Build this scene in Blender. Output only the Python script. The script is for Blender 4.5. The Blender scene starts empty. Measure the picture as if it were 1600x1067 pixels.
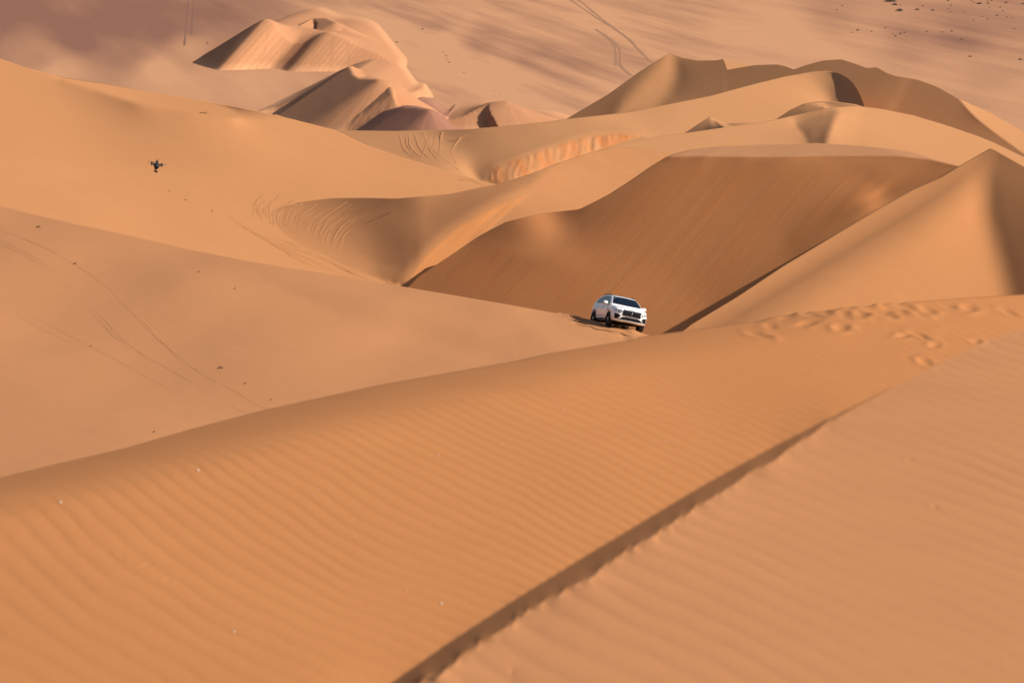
import bpy, bmesh, math, random
import numpy as np
from mathutils import Vector, Matrix

random.seed(7)
rng = np.random.default_rng(7)
S = bpy.context.scene
COL = S.collection

# ------------------------------------------------------------------ camera, sky, sun, exposure
CAM_Z = 78.0
F = 6000.0                       # focal length in pixels of the 1600 px wide photograph (135 mm)
PITCH = math.radians(8.0)
FOCUS = 207.0
cam_d = bpy.data.cameras.new('camera')
cam = bpy.data.objects.new('camera', cam_d)
COL.objects.link(cam)
cam.location = (0, 0, CAM_Z)
cam.rotation_euler = (math.pi/2 - PITCH, 0, 0)
cam_d.sensor_width = 36.0
cam_d.lens = 36.0*F/1600.0
cam_d.clip_start = 1.0
cam_d.clip_end = 60000.0
cam_d.dof.use_dof = True
cam_d.dof.focus_distance = FOCUS
cam_d.dof.aperture_fstop = 4.5
S.camera = cam

SUN_AZ, SUN_EL = math.radians(111.0), math.radians(31.0)   # azimuth to the right of the view direction
world = bpy.data.worlds.new("World")
S.world = world
world.use_nodes = True
wn = world.node_tree.nodes
wl = world.node_tree.links
wn.clear()
sky = wn.new('ShaderNodeTexSky')
sky.sky_type = 'NISHITA'
sky.sun_disc = False
sky.sun_elevation = SUN_EL
sky.sun_rotation = SUN_AZ
sky.dust_density = 2.0
bg = wn.new('ShaderNodeBackground')
bg.inputs['Strength'].default_value = 0.075
wo = wn.new('ShaderNodeOutputWorld')
wl.new(sky.outputs[0], bg.inputs[0])
wl.new(bg.outputs[0], wo.inputs[0])

sun_d = bpy.data.lights.new('sun', 'SUN')
sun_d.energy = 4.6
sun_d.angle = math.radians(0.53)
sun_d.color = (1.0, 0.93, 0.82)
sun = bpy.data.objects.new('sun', sun_d)
COL.objects.link(sun)
SUN_DIR = Vector((math.sin(SUN_AZ)*math.cos(SUN_EL), math.cos(SUN_AZ)*math.cos(SUN_EL), math.sin(SUN_EL)))
sun.rotation_euler = SUN_DIR.to_track_quat('Z', 'Y').to_euler()
sun.location = (60, -20, 200)

S.view_settings.view_transform = 'Standard'
S.view_settings.look = 'None'
S.view_settings.exposure = 0.28
S.view_settings.gamma = 1.0
S.view_settings.use_curve_mapping = False

# ------------------------------------------------------------------ helpers: rays, noise, tags
CP, SP = math.cos(PITCH), math.sin(PITCH)
def ray(px, py):
    """world ray (X/Y, 1, Z/Y) through a photograph pixel"""
    xc = (np.asarray(px, float)-800.0)/F
    yc = -(np.asarray(py, float)-533.5)/F
    dy = CP + yc*SP
    return xc/dy, (-SP + yc*CP)/dy
def place(px, py, Y):
    u, v = ray(px, py)
    return Vector((float(u)*Y, Y, CAM_Z + float(v)*Y))

def tag(o, label=None, cat=None, group=None, kind=None):
    if label: o['label'] = label
    if cat: o['category'] = cat
    if group: o['group'] = group
    if kind: o['kind'] = kind
    return o

_perm = rng.permutation(1024)
_val = rng.random(1024)*2-1
def vnoise(x, y, seed=0):
    x = np.asarray(x, float); y = np.asarray(y, float)
    xi = np.floor(x).astype(int); yi = np.floor(y).astype(int)
    fx = x-xi; fy = y-yi
    fx = fx*fx*fx*(fx*(fx*6-15)+10); fy = fy*fy*fy*(fy*(fy*6-15)+10)
    def h(a, b): return _val[_perm[(_perm[(a+seed*31) & 1023]+b) & 1023]]
    a = h(xi, yi); b = h(xi+1, yi); c = h(xi, yi+1); d = h(xi+1, yi+1)
    return (a*(1-fx)+b*fx)*(1-fy)+(c*(1-fx)+d*fx)*fy
def fbm(x, y, o=4, seed=0):
    r = 0; a = 1; t = 0
    for i in range(o):
        r = r+a*vnoise(x, y, seed+i); t += a
        x = x*2.03+17.1; y = y*2.03-9.7; a *= .5
    return r/t
def sstep(t):
    t = np.clip(t, 0, 1)
    return t*t*(3-2*t)

# ------------------------------------------------------------------ dunes: surfaces integrated from their slopes
# Every dune face is given by where it lies, the compass direction it falls to (A, degrees right of the view
# direction) and its steepness (deg). The slopes are integrated into one continuous surface per dune.
def nvec(A, Sl):
    A = np.radians(A); Sl = np.radians(Sl)
    return np.stack([np.sin(A)*np.sin(Sl), np.cos(A)*np.sin(Sl), np.cos(Sl)], -1)

def poly_sd(P, X, Y):
    """signed distance to a polygon, positive inside"""
    P = np.asarray(P, float)
    d = np.full(X.shape, 1e18); s = np.zeros(X.shape, bool)
    n = len(P)
    for i in range(n):
        ax, ay = P[i]; bx, by = P[(i+1) % n]
        ex, ey = bx-ax, by-ay
        wx, wy = X-ax, Y-ay
        t = np.clip((wx*ex+wy*ey)/(ex*ex+ey*ey+1e-9), 0, 1)
        d = np.minimum(d, (wx-ex*t)**2+(wy-ey*t)**2)
        if abs(by-ay) > 1e-9:
            c = ((ay > Y) != (by > Y)) & (X < (bx-ax)*(Y-ay)/(by-ay)+ax)
            s ^= c
    d = np.sqrt(d)
    return np.where(s, d, -d)

def idw(ctrl, X, Y, p=2.6):
    num = 0; den = 0
    for (x, y, A, Sl) in ctrl:
        w = 1.0/(((X-x)**2+((Y-y)*1.5)**2)+60.0)**(p/2)
        num = num+w[..., None]*nvec(A, Sl); den = den+w
    return num/den[..., None]

def normals(L, X, Y):
    N = idw(L['base'], X, Y)
    for f in L.get('facets', []):
        if f[0] == 'poly':
            _, P, soft, ctrl = f
            m = sstep(poly_sd(P, X, Y)/max(soft, .5)*.5+.5)
        else:
            _, (cx, cy, rx, ry, ang), ctrl = f
            a = math.radians(ang)
            dx = (X-cx)*math.cos(a)+(Y-cy)*math.sin(a); dy = -(X-cx)*math.sin(a)+(Y-cy)*math.cos(a)
            m = np.exp(-((dx/rx)**2+(dy/ry)**2)*1.3)
        if m.max() <= 0: continue
        N = N*(1-m[..., None])+idw(ctrl, X, Y)*m[..., None]
    return N/np.linalg.norm(N, axis=-1, keepdims=True)

def curve(pts, x, sm=0):
    pts = np.asarray(pts, float)
    if sm:
        xs = np.arange(pts[0, 0]-60, pts[-1, 0]+60, 1.0)
        ys = np.interp(xs, pts[:, 0], pts[:, 1])
        # extend the end slopes
        sl = (pts[1, 1]-pts[0, 1])/(pts[1, 0]-pts[0, 0]); ys[xs < pts[0, 0]] = pts[0, 1]+sl*(xs[xs < pts[0, 0]]-pts[0, 0])
        sl = (pts[-1, 1]-pts[-2, 1])/(pts[-1, 0]-pts[-2, 0]); ys[xs > pts[-1, 0]] = pts[-1, 1]+sl*(xs[xs > pts[-1, 0]]-pts[-1, 0])
        k = np.arange(-int(3*sm), int(3*sm)+1); g = np.exp(-.5*(k/sm)**2); g /= g.sum()
        yp = np.pad(ys, len(k)//2, mode='edge')
        ys = np.convolve(yp, g, 'valid')
        return np.interp(x, xs, ys)
    return np.interp(x, pts[:, 0], pts[:, 1])

def got_normals(q, X, Y):
    U, V = ray(X, Y); D = np.exp(-q)
    P = np.stack([U*D, D, V*D], -1)
    n = np.cross(np.gradient(P, axis=1), np.gradient(P, axis=0))
    n *= np.sign(n[..., 2:3])+1e-9
    return n/(np.linalg.norm(n, axis=-1, keepdims=True)+1e-12)
SUNV = np.array(SUN_DIR)
def relit(want, c):
    """lean each wanted slope a little towards (or away from) the sun, where the joined surface came out too dark (or light)"""
    n = want+c[..., None]*SUNV
    n = n/np.linalg.norm(n, axis=-1, keepdims=True)
    hz = np.linalg.norm(n[..., :2], axis=-1, keepdims=True); k = np.minimum(1, .75*n[..., 2:3]/(hz+1e-9))
    n = np.concatenate([n[..., :2]*k, n[..., 2:3]], -1)
    return n/np.linalg.norm(n, axis=-1, keepdims=True)
def targets(L, X, Y, NN):
    U, V = ray(X, Y)
    def edge(sl0, sl1):
        n = NN[sl0]+NN[sl1]; n = n/np.linalg.norm(n, axis=-1, keepdims=True)
        def dot(sl): return n[..., 0]*U[sl]+n[..., 1]+n[..., 2]*V[sl]
        u = (U[sl0]+U[sl1])/2; v = (V[sl0]+V[sl1])/2
        dm = n[..., 0]*u+n[..., 1]+n[..., 2]*v
        need = np.maximum(0, dm+L.get('graze', .03))         # keep every visible face turned to the camera
        n = n-need[..., None]*np.stack([u, np.ones_like(u), v], -1)/(u*u+1+v*v)[..., None]
        a = np.minimum(dot(sl0), -1e-3); b = np.minimum(dot(sl1), -1e-3)
        return np.log(b/a)
    h = edge((slice(None), slice(0, -1)), (slice(None), slice(1, None)))
    v = edge((slice(0, -1), slice(None)), (slice(1, None), slice(None)))
    return h, v

def cg(th, tv, q, wh, wv, D, Dq, iters):
    def A(q):
        r = D*q
        e = (q[:, 1:]-q[:, :-1])*wh; r[:, 1:] += e; r[:, :-1] -= e
        e = (q[1:]-q[:-1])*wv; r[1:] += e; r[:-1] -= e
        return r
    b = D*Dq
    e = th*wh; b[:, 1:] += e; b[:, :-1] -= e
    e = tv*wv; b[1:] += e; b[:-1] -= e
    diag = D+1e-9
    diag[:, 1:] += wh; diag[:, :-1] += wh; diag[1:] += wv; diag[:-1] += wv
    r = b-A(q); z = r/diag; p = z.copy(); rz = (r*z).sum(); r0 = rz
    for i in range(iters):
        Ap = A(p); al = rz/max((p*Ap).sum(), 1e-30)
        q = q+al*p; r = r-al*Ap; z = r/diag; rn = (r*z).sum()
        if rn < 1e-12*max(r0, 1e-30): break
        p = z+(rn/rz)*p; rz = rn
    return q

def interp_grid(G, r, c):
    """bilinear sample of a grid at fractional row, column"""
    R, C = G.shape
    r = np.clip(r, 0, R-1.000001); c = np.clip(c, 0, C-1.000001)
    i = r.astype(int); j = c.astype(int); fr = r-i; fc = c-j
    return (G[i, j]*(1-fr)+G[i+1, j]*fr)*(1-fc)+(G[i, j+1]*(1-fr)+G[i+1, j+1]*fr)*fc

class Sheet:
    def __init__(s, L):
        s.L = L
        xs0, xs1 = L['x']; step = L.get('step', 3.0); nr = L['rows']
        nc = int((xs1-xs0)/step)+1
        q = None
        for k in (8, 4, 2, 1):
            c = max(12, nc//k); r = max(8, nr//k)
            px = np.linspace(xs0, xs1, c)
            T = curve(L['T'], px, L.get('sm', 2.0)); B = np.maximum(curve(L['B'], px, 3.0), T+6)
            t = np.linspace(0, 1, r)[:, None]
            X = np.repeat(px[None], r, 0); Y = T[None]+(B-T)[None]*t
            want = normals(L, X, Y); th, tv = targets(L, X, Y, want)
            D = np.zeros_like(X); Dq = np.zeros_like(X)
            if 'line' in L:                                   # a line along which it meets a neighbouring dune
                other, pts = L['line']
                for ax in np.arange(pts[0][0], pts[-1][0], max(3.0, px[1]-px[0])):
                    ay = curve(pts, ax)
                    j = int(np.argmin(abs(px-ax))); i = int(np.argmin(abs(Y[:, j]-ay)))
                    D[i, j] = .5; Dq[i, j] = other.q_at(X[i, j], Y[i, j])
            else:
                ax, ay, aY = L['anchor']
                j = int(np.argmin(abs(px-ax))); i = int(np.argmin(abs(Y[:, j]-ay)))
                D[i, j] = 1.0; Dq[i, j] = -math.log(aY)
                for (gx, gy) in L.get('ground', []):          # points where its foot lies on the plain
                    j = int(np.argmin(abs(px-gx))); i = int(np.argmin(abs(Y[:, j]-gy)))
                    D[i, j] = .03; Dq[i, j] = -math.log(CAM_Z/-float(ray(X[i, j], Y[i, j])[1]))
            if q is None:
                q = np.full_like(X, Dq[D > 0].mean())
                it = 1500
            else:
                R, C = q.shape
                rr = np.linspace(0, R-1, r)[:, None]+np.zeros(c)[None]; cc = np.linspace(0, C-1, c)[None]+np.zeros(r)[:, None]
                q = interp_grid(q, rr, cc); it = 400 if k > 1 else 160
            dx = (xs1-xs0)/(c-1); dy = np.maximum((B-T)/(r-1), .3)
            wh = np.repeat(np.clip((dy[1:]+dy[:-1])/2/dx, .1, 8)[None], r, 0); wv = np.repeat(np.clip(dx/dy, .1, 8)[None], r-1, 0)
            lit = L.get('lit', 0)
            if k == 8: cor = np.zeros_like(X)
            else:
                R, C = cor.shape
                cor = interp_grid(cor, np.linspace(0, R-1, r)[:, None]+np.zeros(c)[None], np.linspace(0, C-1, c)[None]+np.zeros(r)[:, None])
            if lit: th, tv = targets(L, X, Y, relit(want, cor))
            q = cg(th, tv, q, wh, wv, D, Dq, it)
            for _ in range({8: 4, 4: 4, 2: 2, 1: 0}[k] if lit else 0):
                miss = ((want-got_normals(q, X, Y))*SUNV).sum(-1)
                cor = np.clip(cor+.5*lit*np.clip(miss, -.25, .25), -.4, .4)
                th, tv = targets(L, X, Y, relit(want, cor))
                q = cg(th, tv, q, wh, wv, D, Dq, 300 if k > 2 else 120)
        s.q = q; s.X = X; s.Y = Y; s.px = px; s.T = T; s.B = B; s.r = r; s.c = c
        s.clean()
    def clean(s):
        s.depth = np.exp(-s.q)
    def shift(s, k):
        s.q = s.q-math.log(k); s.clean()
    def rc(s, x, y):
        x = np.asarray(x, float); y = np.asarray(y, float)
        c = (x-s.px[0])/(s.px[-1]-s.px[0])*(s.c-1)
        cc = np.clip(c, 0, s.c-1)
        T = np.interp(cc, np.arange(s.c), s.T); B = np.interp(cc, np.arange(s.c), s.B)
        return (y-T)/(B-T)*(s.r-1), c
    def q_at(s, x, y):
        r, c = s.rc(x, y); return interp_grid(s.q, r, c)
    def point(s, x, y):
        Yd = np.exp(-s.q_at(x, y)); u, v = ray(x, y)
        return np.stack([u*Yd, Yd, CAM_Z+v*Yd], -1)
    def verts(s):
        u, v = ray(s.X, s.Y)
        return np.stack([u*s.depth, s.depth, CAM_Z+v*s.depth], -1)

def grid_mesh(name, V, mat, attrs=None):
    R, C = V.shape[:2]
    me = bpy.data.meshes.new(name)
    idx = np.arange(R*C).reshape(R, C)
    f = np.stack([idx[:-1, :-1], idx[1:, :-1], idx[1:, 1:], idx[:-1, 1:]], -1).reshape(-1, 4)
    me.vertices.add(R*C); me.vertices.foreach_set('co', V.reshape(-1).astype(np.float32))
    me.loops.add(f.size); me.loops.foreach_set('vertex_index', f.reshape(-1).astype(np.int32))
    me.polygons.add(len(f)); me.polygons.foreach_set('loop_start', np.arange(0, f.size, 4, dtype=np.int32))
    me.polygons.foreach_set('use_smooth', np.ones(len(f), bool))
    for k, a in (attrs or {}).items():
        at = me.attributes.new(k, 'FLOAT', 'POINT'); at.data.foreach_set('value', a.reshape(-1).astype(np.float32))
    me.update(); me.validate()
    me.materials.append(mat)
    o = bpy.data.objects.new(name, me); COL.objects.link(o)
    return o

def build_sheet(s, name, mat, disp=None, attrs=None, back=27.0, n_back=26, ledge=None):
    V = s.verts()
    if 'sink' in s.L:                                         # the ends of a far dune dive under the plain
        a, b = s.L['sink']
        k = sstep((s.px-s.px[0])/a)*sstep((s.px[-1]-s.px)/b)
        V[..., 2] = V[..., 2]*k[None]-.6*(1-k[None])
    if disp is not None: V[..., 2] += disp(V, s)
    # the far side of the dune: falls away behind its crest down to the plain
    c0 = V[0]
    rad = c0[:, :2]/np.linalg.norm(c0[:, :2], axis=1)[:, None]
    h = np.maximum(c0[:, 2]+1.5, 4.0)
    rows = []
    lg = ledge(s.px) if ledge else np.zeros(len(c0))          # a nearly level strip behind the crest before it falls
    for k in range(n_back, 0, -1):
        t = (k/n_back)**2
        drop = h*t+lg*.14*min(1, k/6)
        dist = h*t/math.tan(math.radians(back))+lg*min(1, k/6)
        P = c0.copy(); P[:, :2] += rad*dist[:, None]; P[:, 2] -= drop
        rows.append(P)
    V2 = np.concatenate([np.array(rows), V], 0)
    at = {}
    for k, fn in (attrs or {}).items():
        a = fn(s)
        at[k] = np.concatenate([np.repeat(a[:1], n_back, 0), a], 0)
    o = grid_mesh(name, V2, mat, at)
    o['kind'] = 'structure'
    return o

# ------------------------------------------------------------------ sand materials
def sand(name, base, fresh=None, dark_patch=None, grain=1.0, streak=None, bump=.035, tone=None, wind=35):
    m = bpy.data.materials.new(name); m.use_nodes = True
    nt = m.node_tree; N = nt.nodes; Lk = nt.links
    b = N['Principled BSDF']
    b.inputs['Roughness'].default_value = .95
    b.inputs['Specular IOR Level'].default_value = .08
    geo = N.new('ShaderNodeNewGeometry')
    def noise(scale, detail=4, rough=.55, vec=None):
        n = N.new('ShaderNodeTexNoise'); n.inputs['Scale'].default_value = scale
        n.inputs['Detail'].default_value = detail; n.inputs['Roughness'].default_value = rough
        Lk.new(vec or geo.outputs['Position'], n.inputs['Vector'])
        return n.outputs['Fac']
    def mix(fac, a, c, mode='MIX'):
        x = N.new('ShaderNodeMix'); x.data_type = 'RGBA'; x.blend_type = mode; x.clamp_factor = True
        if isinstance(fac, float): x.inputs['Factor'].default_value = fac
        else: Lk.new(fac, x.inputs['Factor'])
        for k, s in ((6, a), (7, c)):
            if isinstance(s, tuple): x.inputs[k].default_value = (*s, 1)
            else: Lk.new(s, x.inputs[k])
        return x.outputs[2]
    def rng_(v, a, c, lo=0., hi=1.):
        r = N.new('ShaderNodeMapRange'); Lk.new(v, r.inputs[0])
        for i, k in enumerate((a, c, lo, hi)): r.inputs[i+1].default_value = k
        return r.outputs[0]
    def mapped(rot, sc):
        mp = N.new('ShaderNodeMapping'); mp.vector_type = 'TEXTURE'; sc = tuple(1/v for v in sc); mp.inputs['Rotation'].default_value = (0, 0, math.radians(rot)); mp.inputs['Scale'].default_value = sc
        Lk.new(geo.outputs['Position'], mp.inputs['Vector']); return mp.outputs[0]
    k = 1.0
    dark = tuple(c*s for c, s in zip(base, (.94, .93, .92)))
    lite = tuple(min(1, c*s) for c, s in zip(base, (1.03, 1.04, 1.06)))
    col = mix(rng_(noise(.045*k, 5), .35, .65), dark, lite)
    col = mix(rng_(noise(1.3*k, 4, .6), .3, .7), col, tuple(c*.93 for c in base))
    col = mix(rng_(noise(1.0, 5, .6, mapped(wind, (.55, .06, .3))), .3, .7), tuple(c*.93 for c in base), col) if wind is not None else col
    gr = noise(11.0, 3, .7)
    col = mix(rng_(gr, .62, .8, 0, .22*grain), col, tuple(c*.6 for c in base))
    hgt = None
    if tone:                                                  # a paler, pinker colour over part of the surface
        at = N.new('ShaderNodeAttribute'); at.attribute_name = 'tone'
        col = mix(at.outputs['Fac'], col, mix(rng_(noise(.9, 4), .3, .7), tuple(c*.95 for c in tone), tone))
    if streak:
        rot, sc = streak
        at = N.new('ShaderNodeAttribute'); at.attribute_name = 'streak'
        st = noise(1.0, 5, .6, mapped(rot, sc))
        f = N.new('ShaderNodeMath'); f.operation = 'MULTIPLY'
        Lk.new(rng_(st, .38, .70, 0, .9), f.inputs[0]); Lk.new(at.outputs['Fac'], f.inputs[1])
        col = mix(f.outputs[0], col, fresh or tuple(c*s for c, s in zip(base, (1.0, .86, .72))))
        hgt = f.outputs[0]
    if dark_patch:
        at = N.new('ShaderNodeAttribute'); at.attribute_name = 'dark_patch'
        st = noise(1.0, 6, .58, mapped(dark_patch[1], dark_patch[2]))
        a = N.new('ShaderNodeMath'); a.operation = 'ADD'
        sk = N.new('ShaderNodeAttribute'); sk.attribute_name = 'streak'
        sm = N.new('ShaderNodeMath'); sm.operation = 'MULTIPLY'
        Lk.new(rng_(st, .3, .7, -.42, .42), sm.inputs[0]); Lk.new(sk.outputs['Fac'], sm.inputs[1])
        Lk.new(at.outputs['Fac'], a.inputs[0]); Lk.new(sm.outputs[0], a.inputs[1])
        col = mix(rng_(a.outputs[0], .12, .95), col, dark_patch[0])
    if isinstance(col, tuple): b.inputs['Base Color'].default_value = (*col, 1)
    else: Lk.new(col, b.inputs['Base Color'])
    bp = N.new('ShaderNodeBump'); bp.inputs['Strength'].default_value = .35; bp.inputs['Distance'].default_value = bump
    add = N.new('ShaderNodeMath'); add.operation = 'ADD'
    Lk.new(gr, add.inputs[0]); Lk.new(hgt if hgt else noise(.9, 4), add.inputs[1])
    Lk.new(add.outputs[0], bp.inputs['Height'])
    Lk.new(bp.outputs[0], b.inputs['Normal'])
    return m

SAND = (.50, .222, .088)
M_fore = sand('foreground_sand', (.50, .206, .074), tone=(.472, .210, .090), grain=.4, bump=.007)
M_mid = sand('mid_dune_sand', (.50, .224, .096))
M_left = sand('left_dune_sand', (.55, .246, .100), streak=(0, (.5, .5, .5)))
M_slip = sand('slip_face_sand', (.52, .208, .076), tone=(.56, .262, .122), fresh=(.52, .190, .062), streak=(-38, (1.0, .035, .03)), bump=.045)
M_wind = sand('windward_sand', (.51, .226, .092), fresh=(.66, .255, .080), streak=(-28, (1.2, .05, .05)), bump=.05)
M_right = sand('right_dune_sand', (.50, .216, .084))
M_back = sand('back_dune_sand', (.52, .245, .106), fresh=(.50, .165, .050), streak=(12, (.75, .05, .05)))
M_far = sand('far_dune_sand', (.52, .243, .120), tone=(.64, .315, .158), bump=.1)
M_far_shade = sand('shaded_far_sand', (.33, .152, .098), tone=(.42, .20, .118), bump=.1)  # far sand darkened: the dune's shade is put into its colour
M_plain = sand('plain_sand', (.64, .322, .166), dark_patch=((.27, .126, .082), 10, (.07, .0038, .01)), bump=.1)

# ------------------------------------------------------------------ the dunes, near to far
T_FORE = [(-300, 815), (0, 746), (100, 722), (200, 699), (300, 670), (415, 640), (600, 600), (800, 565), (860, 552), (975, 533), (1015, 524), (1080, 516),
          (1150, 506), (1240, 491), (1320, 481), (1400, 474), (1500, 466), (1600, 460), (1900, 447)]
# foot (straight) and crest (uneven) of the little slip face across the foreground
FOOT = [(520, 1126), (610, 1067), (700, 1004), (800, 939), (900, 877), (1000, 817), (1100, 757), (1200, 702), (1300, 651), (1392, 606)]
CREST = [(1392, 607), (1300, 657), (1225, 707), (1175, 738), (1125, 767), (1085, 795), (1050, 818), (1015, 838), (960, 874), (900, 912), (840, 945), (785, 982), (740, 1013), (705, 1038), (665, 1063), (585, 1126)]
def jag(pts):
    out = []
    P = np.array(pts, float)
    for (a, b) in zip(P[:-1], P[1:]):
        n = max(2, int(np.hypot(*(b-a))/7))
        for i in range(n):
            p = a+(b-a)*i/n
            w = np.interp(p[0], [600, 1200, 1390], [8.0, 4.0, .6])
            out.append((p[0]+w*vnoise(p[0]*.09, 3.3)*.8, p[1]+w*vnoise(p[0]*.11, 9.1)))
    out.append(tuple(P[-1]))
    return out
L_FORE = dict(x=(-800, 2500), step=2.5, rows=430, T=T_FORE, B=[(-300, 1190), (1900, 1190)], anchor=(800, 1050, 27.0), graze=.025, sm=6,
    base=[(100, 860, 150, 4), (500, 720, 150, 5), (800, 640, 150, 5), (1200, 570, 150, 5), (1500, 520, 150, 4),
          (200, 1000, 120, 6), (600, 900, 120, 6), (1000, 700, 120, 6), (-150, 900, 130, 5), (-600, 900, 130, 5), (2200, 700, 140, 4), (500, 1150, 120, 6), (1750, 500, 150, 4)],
    facets=[
        ('poly', [(520, 1300), (585, 1126)]+list(reversed(CREST[:-1]))+[(1480, 562), (1540, 532), (1620, 505), (1900, 452), (2700, 452), (2700, 1300)], 10,
            [(700, 1080, 120, 7), (1000, 950, 110, 7), (1300, 750, 110, 6), (1500, 600, 120, 5), (1600, 1000, 110, 7), (1750, 800, 110, 6)]),
        ('poly', [(-320, 780), (0, 700), (600, 560), (1000, 500), (1300, 480), (1310, 492), (1080, 535), (800, 598), (600, 640), (300, 715), (0, 792), (-320, 862)], 44, [(0, 760, -62, 9), (400, 660, -62, 9), (800, 575, -60, 8), (1200, 500, -50, 5)]),
        ('poly', FOOT+jag(CREST), 2.4, [(700, 1030, -75, 24), (1000, 830, -75, 24), (1200, 715, -75, 23), (1390, 606, -75, 16)]),
    ])

T_MID = [(-300, 255), (0, 321), (100, 345), (200, 367), (300, 390), (400, 410), (500, 426), (600, 443), (700, 460), (800, 477), (860, 488), (900, 495), (926, 500.5), (946, 505.5), (975, 513), (1003, 520), (1018, 523.5), (1040, 531), (1090, 550)]
L_MID = dict(x=(-700, 1085), rows=200, T=T_MID, B=[(-700, 990), (0, 930), (415, 830), (800, 750), (975, 720), (1090, 700)], anchor=(1000, 526, 205.0), sm=5,
    base=[(50, 335, 60, 4), (300, 400, 60, 4), (600, 452, 70, 5), (850, 500, 80, 6), (980, 520, 95, 9),
          (50, 450, 100, 7), (300, 480, 110, 7), (600, 500, 105, 8), (800, 525, 105, 7),
          (50, 580, 60, 4), (200, 640, 50, 4), (450, 560, 90, 6), (650, 580, 60, 4), (780, 555, 60, 4), (-150, 500, 90, 5), (50, 730, 60, 4)],
    facets=[('poly', [(430, 445), (560, 500), (680, 535), (800, 562), (900, 545), (700, 500), (560, 470)], 16, [(650, 510, 120, 8)]),
            ])

T_RIGHT = [(1030, 540), (1072, 514), (1080, 507), (1150, 465), (1225, 415), (1300, 370), (1375, 325), (1425, 297), (1470, 277), (1500, 259), (1549, 231), (1575, 246), (1600, 260), (1640, 283), (1700, 325), (1900, 420)]
L_RIGHT = dict(lit=.3, x=(1040, 2000), rows=190, T=T_RIGHT, B=[(1030, 640), (1072, 640), (1240, 635), (1400, 625), (1600, 615), (1900, 610)], anchor=(1085, 512, 216.0), sm=2.5,
    base=[(1200, 500, 138, 20), (1400, 400, 134, 20), (1500, 330, 131, 20), (1300, 440, 136, 20)],
    facets=[
        ('poly', [(1000, 560), (1072, 513), (1150, 464), (1225, 414), (1300, 369), (1375, 324), (1425, 296), (1470, 276), (1500, 258), (1549, 200), (1560, 180), (1000, 480), (980, 560), (1080, 560), (1150, 525), (1215, 485), (1305, 430), (1385, 382), (1430, 355), (1485, 315), (1530, 275), (1549, 235)], 44,
            [(1100, 500, -108, 30), (1300, 380, -104, 30), (1450, 295, -104, 30), (1540, 245, -108, 29)]),
        ('poly', [(1552, 205), (1536, 262), (1536, 330), (1556, 400), (1572, 460), (1600, 640), (1670, 640), (1670, 200)], 27, [(1580, 300, -110, 28), (1590, 430, -110, 28)]),
    ])

T_SLIP = [(600, 470), (640, 447), (653, 433), (680, 415), (710, 395), (750, 368), (790, 347), (830, 337), (860, 332), (905, 327), (925, 317.5), (951, 304), (984, 283), (1017, 260), (1040, 246), (1055, 240), (1080, 234), (1125, 229), (1200, 226), (1275, 224), (1350, 228), (1425, 237), (1495, 257), (1550, 282), (1660, 340)]
L_SLIP = dict(lit=1, graze=.018, x=(625, 1499), step=2.5, rows=180, T=T_SLIP, B=[(600, 490), (640, 490), (700, 500), (800, 517), (920, 545), (1000, 560), (1060, 550), (1150, 510), (1225, 455), (1300, 410), (1375, 365), (1470, 317), (1550, 310), (1660, 360)],
    behind=[('right', 1.004), ('mid', 1.01)], sm=2.0,
    base=[(680, 440, -128, 31), (750, 420, -132, 32), (900, 420, -138, 31), (850, 470, -140, 30), (1000, 480, -146, 30), (1100, 300, -140, 31), (1300, 280, -140, 31), (1200, 380, -140, 32), (1050, 500, -146, 29), (1400, 270, -140, 31), (1350, 330, -128, 31), (1250, 390, -126, 32), (1150, 450, -134, 32), (930, 350, -132, 32), (760, 380, -118, 31)],
    facets=[
        ('poly', [(1044, 245), (1100, 244.5), (1200, 246), (1300, 244), (1400, 244), (1450, 249), (1497, 260), (1660, 345), (1660, 180), (1040, 180), (1036, 240)], 2.0, [(1100, 235, 170, 3), (1300, 232, 170, 3), (1450, 240, 170, 3)]),
        ('blob', (852, 344, 40, 34, 15), [(850, 340, 130, 15)]),
        ('blob', (1366, 314, 36, 14, -20), [(1366, 314, 115, 15)]),
    ])
VALLEY = [(398, 349), (450, 383), (520, 413), (570, 429), (600, 437), (632, 446)]
WIND_L = dict(lit=1,  x=(396, 1110), step=2.5, rows=110, T=[(380, 356), (400, 346), (430, 329), (470, 316), (520, 309.5), (570, 309), (620, 310), (703, 303.5), (752, 293), (779, 288), (825, 273), (885, 251), (918, 240), (960, 230), (1000, 231), (1030, 236), (1060, 244), (1110, 262)],
    B=[(380, 375), (400, 380), (450, 414), (520, 446), (600, 474), (645, 484), (656, 470), (710, 432), (750, 405), (800, 378), (905, 352), (951, 330), (1017, 290), (1060, 275), (1110, 285)], sm=3,
    base=[(1000, 245, 150, 10), (950, 275, 145, 13), (880, 290, 145, 14), (830, 310, 150, 14), (720, 370, 172, 24), (655, 420, 174, 26), (780, 335, 168, 20)],
    facets=[
        ('poly', [(300, 250), (620, 290), (703, 298), (752, 288), (825, 268), (870, 248), (830, 284), (760, 322), (722, 345), (690, 365), (660, 396), (632, 432), (600, 490), (300, 490)], 12,
            [(410, 345, 165, 14), (440, 345, 172, 16), (520, 313, 172, 14), (570, 314, -175, 15), (610, 318, -165, 16), (480, 365, -170, 21), (520, 385, -150, 26), (560, 375, -148, 25), (560, 410, -140, 30), (600, 370, -138, 28), (600, 420, -130, 32),
             (640, 335, -138, 21), (720, 318, -130, 22), (790, 290, -125, 22), (620, 390, -136, 30), (640, 420, -134, 32), (690, 345, -132, 24), (630, 315, -150, 18)]),
    ])

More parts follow.
